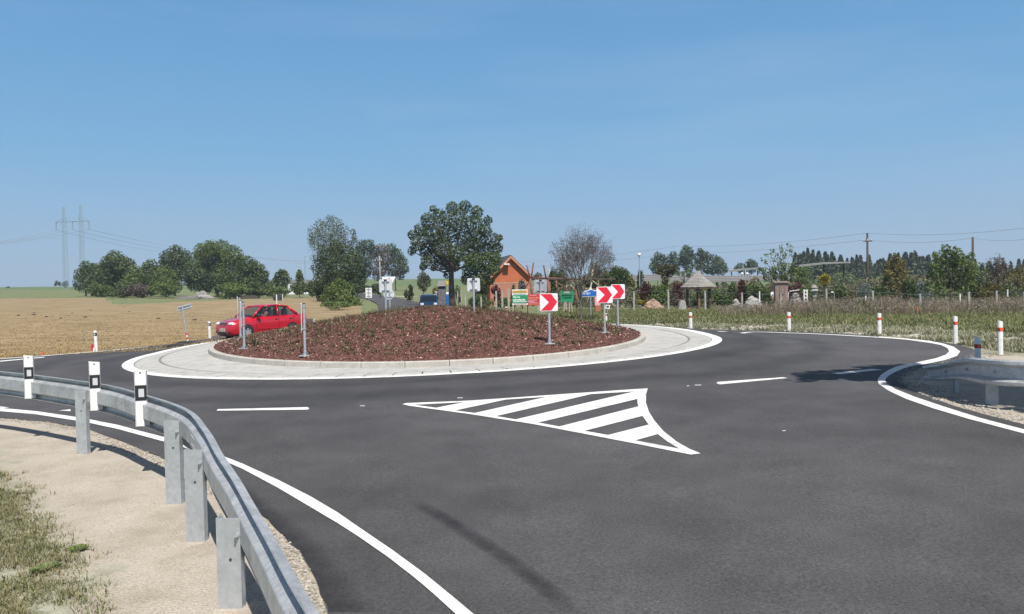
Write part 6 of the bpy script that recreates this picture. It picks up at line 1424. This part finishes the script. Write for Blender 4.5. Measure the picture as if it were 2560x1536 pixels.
canopy('short grey shade roof above the long one, left of the airy tree', [(1822, 681, 676), (1862, 676, 672), (1900, 673, 669)], 150, 8, .12, 2, (1830, 1862, 1895))
canopy('narrow grey shade roof jutting out right of the airy tree', [(1998, 668, 662), (2060, 661, 656), (2128, 658, 655)], 112, 4, .05, 2, (2010, 2060, 2110))
# gazebo
b, k = sized(1746, 70); z = lambda py: zof(1746, py, 70, b); t = thing('gazebo', 'wooden gazebo with hexagonal grey shingle roof', 'gazebo', b, R(20)); ra = 49*k; zev = z(718); ztp = z(686); rt_ = 9*k
ro = MB(); n = 6; lo = [V3((ra*math.cos(2*math.pi*i/n), ra*math.sin(2*math.pi*i/n), zev)) for i in range(n)]; hi = [V3((rt_*math.cos(2*math.pi*i/n), rt_*math.sin(2*math.pi*i/n), ztp)) for i in range(n)]
for i in range(n):
    j = (i+1) % n; rows_ = 9
    for q in range(rows_):
        f0, f1 = q/rows_, (q+1)/rows_; a, c, d_, e_ = lo[i].lerp(hi[i], f0), lo[j].lerp(hi[j], f0), lo[j].lerp(hi[j], f1), lo[i].lerp(hi[i], f1); nr = (c-a).cross(e_-a).normalized()*.035
        ro.add([a+nr, c+nr, d_, e_, a], [(0, 1, 2, 3)])
ro.build('roof', M['shingle'], t)
mb = MB(); mb.add([v-V3((0, 0, .05)) for v in lo]+[v-V3((0, 0, .17)) for v in lo], [(i, (i+1) % n, n+(i+1) % n, n+i) for i in range(n)]); o = mb.build('eave_beam', M['timber_dark'], t); q = o.modifiers.new('t', 'SOLIDIFY'); q.thickness = .06
mb = MB(); mb.add([V3((rt_*1.2*math.cos(2*math.pi*i/n), rt_*1.2*math.sin(2*math.pi*i/n), ztp-.08)) for i in range(n)]+[V3((rt_*.55*math.cos(2*math.pi*i/n), rt_*.55*math.sin(2*math.pi*i/n), ztp+.30)) for i in range(n)], [(i, (i+1) % n, n+(i+1) % n, n+i) for i in range(n)]+[tuple(range(n, 2*n))]); mb.build('roof_cap', M['shingle'], t)
for i in range(6):
    a = 2*math.pi*i/6; mb = MB(); x, y = ra*.64*math.cos(a), ra*.64*math.sin(a); mb.tube([(x, y, 0), (x, y, zev)], .11, 8); mb.build('post', M['timber_dark' if i % 2 else 'timber'], t)
for i in range(6):
    if i == 4: continue
    a, c = 2*math.pi*i/6, 2*math.pi*(i+1)/6; mb = MB(); mb.tube([(ra*.64*math.cos(a), ra*.64*math.sin(a), .32), (ra*.64*math.cos(c), ra*.64*math.sin(c), .32)], .06, 6); mb.build('rail', M['timber_dark'], t)
mb = MB(); mb.tube([(0, 0, 0), (0, 0, .10)], ra*.75, 6); mb.build('floor', M['timber_pale'], t)
b, k = sized(1704, 66); h = zof(1704, 751, 66, b); mb = MB(); mb.extr([(-11*k, 0), (10*k, 0), (10*k, h*.4), (8*k, h*.85), (4*k, h), (-3*k, h*.95), (-7*k, h*.6)], .7, Matrix.Identity(4)); o = mb.build('stone_slab', M['concpost'], bevel=.06); o.location = b; tag(o, 'rounded pale stone slab left of the gazebo', 'stone'); 
b, k = sized(1718, 65); mb = MB(); mb.tube([(-4*k, 0, .05), (5*k, 0, 6*k)], .07, 6); o = mb.build('plank', M['terracotta']); o.location = b; tag(o, 'short reddish plank leaning at the gazebo step', 'plank')
# rock and soil heaps
def heap(px, Y, top, hw, m, label, n=60, s=.3, cat='rock pile', name='rock_pile'):
    b, k = sized(px, Y); h = zof(px, top, Y, b); mb = MB(); r2 = random.Random(int(px))
    for i in range(n):
        a, q = r2.uniform(0, 6.283), math.sqrt(r2.random()); x = math.cos(a)*q*hw*k; y = math.sin(a)*q*hw*k*.5; zz = max(0, h*(1-q)*r2.uniform(.7, 1)-.1); pebble(mb, (x, y, zz), s*r2.uniform(.6, 1.6), r2)
    mb.ball((0, 0, 0), (hw*k*.75, hw*k*.4, h*.75), 14, 8); o = mb.build(name, M[m], smooth=False); o.location = b; tag(o, label, cat)
heap(1632, 72, 742, 32, 'soilred', 'reddish heap of soil and rubble behind the fence left of the gazebo', 90, .3, 'soil heap', 'soil_heap')
heap(1882, 74, 733, 32, 'rock', 'grey heap of rocks left of the wooden outhouse', 110, .32)
heap(1990, 72, 733, 24, 'rock', 'heap of large grey boulders right of the wooden outhouse', 60, .5)
heap(2200, 70, 754, 11, 'rock', 'small pale grey heap right of the grey spruce', 30, .2)
heap(505, 165, 728, 26, 'rock', 'pale rubble heap under the left field trees', 50, .9)
heap(1840, 73, 738, 14, 'rock', 'pale stone slabs left of the grey heap of rocks', 30, .35)
b, k = sized(2085, 72); mb = MB(); h = zof(2085, 760, 72, b); mb.box((0, 0, h/2), (105*k, .4, h)); o = mb.build('low_wall', M['concpost']); o.location = b; tag(o, 'long low pale wall behind the weeds right of the boulders', 'wall')
# wooden outhouse
b, k = sized(1952, 64); h = zof(1952, 707, 64, b); t = thing('outhouse', 'narrow wooden outhouse with weathered brown boards', 'outhouse', b, R(-8)); W_ = 30*k
mb = MB(); mb.box((0, 0, h/2), (W_, W_*.9, h)); mb.build('wall', M['outhouse'], t)
mb = MB(); mb.box((0, 0, h+.04), (W_*1.25, W_*1.15, .10), rot=Matrix.Rotation(R(3), 3, 'X')); mb.build('roof', M['outhouse'], t)
mb = MB(); mb.box((-.02, -W_*.455, h*.47), (W_*.72, .05, h*.86)); d_ = mb.build('door', M['outhouse'], t)
for x in (-.18, 0, .18): mb = MB(); mb.box((x*W_, -W_*.485, h*.47), (.02, .02, h*.84)); mb.build('board_gap', M['timber_dark'], d_)
mb = MB(); mb.box((-.05, -W_*.5, h*.59), (W_*.38, .04, .06)); mb.build('handle', M['black'], d_)
# stone lantern
b, k = sized(2036, 68); h = zof(2036, 712, 68, b); t = thing('stone_lantern', 'grey stone garden lantern with a wide cap, right of the boulders', 'lantern', b)
for nm, z0, z1, r0, r1 in (('base', 0, .12, 7, 6), ('column', .12, .5, 3, 2.6), ('platform', .5, .6, 5, 5.4), ('light_box', .6, .76, 3.6, 3.6), ('cap', .76, .88, 11, 3), ('upper_cap', .88, 1.0, 8.5, 1.5)):
    mb = MB(); mb.tube([(0, 0, h*z0), (0, 0, h*z1)], [r0*k, r1*k], 6); mb.build(nm, M['rock'], t)
# white slatted gate panel
b, k = sized(2014, 69); h = zof(2014, 724, 69, b); t = thing('slatted_gate', 'white slatted gate leaning left of the stone lantern', 'gate', b, R(25))
for x in (-5*k, 5*k): mb = MB(); mb.box((x, 0, h/2+.2), (.12, .06, h-.4)); mb.build('stile', M['white'], t)
for i in range(5): mb = MB(); mb.box((0, 0, .45+(h-.5)*i/4.2), (10*k, .05, .09), rot=Matrix.Rotation(R(25), 3, 'Y')); mb.build('slat', M['white'], t)
# handrail tube by the boulders and small lamp
b, k = sized(1985, 68); mb = MB(); h = zof(1985, 727, 68, b); mb.tube([(-14*k, 0, 0), (-14*k, 0, h-.2), (-10*k, 0, h-.05), (14*k, 0, h+.05)], .03, 6); o = mb.build('handrail', M['white']); o.location = b; tag(o, 'thin bent white tube above the boulders', 'handrail')
b, k = sized(2086, 70); h = zof(2086, 731, 70, b); t = thing('small_lamp', 'small white curved lamp head on a thin post right of the yellow tree', 'lamp', b); mb = MB(); mb.tube([(0, 0, 0), (0, 0, h-.1), (-3*k, 0, h)], .025, 6); mb.build('post', M['galv_dull'], t); mb = MB(); mb.ball((-5*k, 0, h), (.14, .08, .06)); mb.build('head', M['white'], t)
# person in white shirt
def person(px, Y, head_py, label):
    b, k = sized(px, Y); H_ = zof(px, head_py, Y, b); H_ = min(max(H_, 1.6), 1.85); t = thing('person', label, 'person', b, R(200)); s = H_/1.75
    J = [(0, 0, .95, .14), (0, 0, 1.15, .13), (0, 0, 1.38, .15), (0, 0, 1.48, .06), (0, .01, 1.56, .085), (0, .02, 1.64, .095), (0, .02, 1.71, .06), (.19, 0, 1.40, .06), (.25, .04, 1.14, .045), (.2, .24, 1.02, .035), (-.19, 0, 1.40, .06), (-.27, .02, 1.14, .045), (-.24, .18, .98, .035),
         (.09, 0, .85, .10), (.10, .04, .48, .07), (.10, 0, .08, .05), (.10, .13, .03, .04), (-.09, 0, .85, .10), (-.11, .02, .48, .07), (-.12, -.06, .08, .05), (-.12, .07, .03, .04)]
    E_ = [(0, 1), (1, 2), (2, 3), (3, 4), (4, 5), (5, 6), (2, 7), (7, 8), (8, 9), (2, 10), (10, 11), (11, 12), (0, 13), (13, 14), (14, 15), (15, 16), (0, 17), (17, 18), (18, 19), (19, 20)]
    def sk(nm, idx, ed, m, grow=0):
        me = bpy.data.meshes.new(nm); mp_ = {q: i for i, q in enumerate(idx)}; me.from_pydata([tuple(c*s for c in J[q][:3]) for q in idx], [(mp_[a], mp_[c]) for a, c in ed if a in mp_ and c in mp_], []); me.materials.append(M[m]); o = bpy.data.objects.new(nm, me); COL.objects.link(o); o.parent = t
        o.modifiers.new('s', 'SKIN'); u = o.modifiers.new('u', 'SUBSURF'); u.levels = u.render_levels = 1
        if me.skin_vertices:
            for i, q in enumerate(idx): me.skin_vertices[0].data[i].radius = ((J[q][3]+grow)*s,)*2
            me.skin_vertices[0].data[0].use_root = True
    sk('body', list(range(21)), E_, 'skin'); sk('shirt', [0, 1, 2, 7, 8, 10, 11], E_, 'white', .02); sk('trousers', [0, 13, 14, 15, 17, 18, 19], E_, 'cabin', .02)
    mb = MB(); mb.ball((0, -.01*s, 1.68*s), (.1*s, .11*s, .09*s), 10, 7); mb.build('hair', M['black'], t, smooth=True)
person(1934, 66.5, 711, 'person in a white shirt standing just left of the wooden outhouse')
# globe lights between the roofs
for px, lb in ((1856, 'left small white globe light between the shade roofs'), (1869, 'right small white globe light between the shade roofs')):
    b, k = sized(px, 110); h = zof(px, 685, 110, b); t = thing('globe_light', lb, 'lamp', b); mb = MB(); mb.tube([(0, 0, 0), (0, 0, h)], .05, 6); mb.build('post', M['steel'], t); mb = MB(); mb.ball((0, 0, h), .19); mb.build('globe', M['white'], t, smooth=True)
# timber logs/planks under the left trees
for px, w_, lb in ((470, 60, 'long pale board stack at the foot of the highest left tree'), (618, 60, 'dark tarpaulin covered stack under the right field trees')):
    b, k = sized(px, 158); mb = MB(); mb.box((0, 0, .2), (w_*k, 1.2, .4)); mb.box((.2, 0, .5), (w_*k*.7, 1.0, .25)); o = mb.build('board_stack', M['slatroof' if px < 500 else 'timber_dark'], bevel=.05); o.location = b; tag(o, lb, 'stack')

# ------------------------------------------------ air: thin haze so that far things fade
mb = MB(); mb.box((0, 420, 40), (2600, 1600, 130)); o = mb.build('haze', None and 0 or bpy.data.materials.new('haze')); tag(o, kind='stuff')
m = o.data.materials[0]; m.use_nodes = True; t = m.node_tree; t.nodes.remove(t.nodes['Principled BSDF']); pv = t.nodes.new('ShaderNodeVolumePrincipled')
pv.inputs['Color'].default_value = (.80, .88, 1, 1); pv.inputs['Density'].default_value = .00035; pv.inputs['Anisotropy'].default_value = .2
t.links.new(pv.outputs[0], t.nodes['Material Output'].inputs['Volume'])
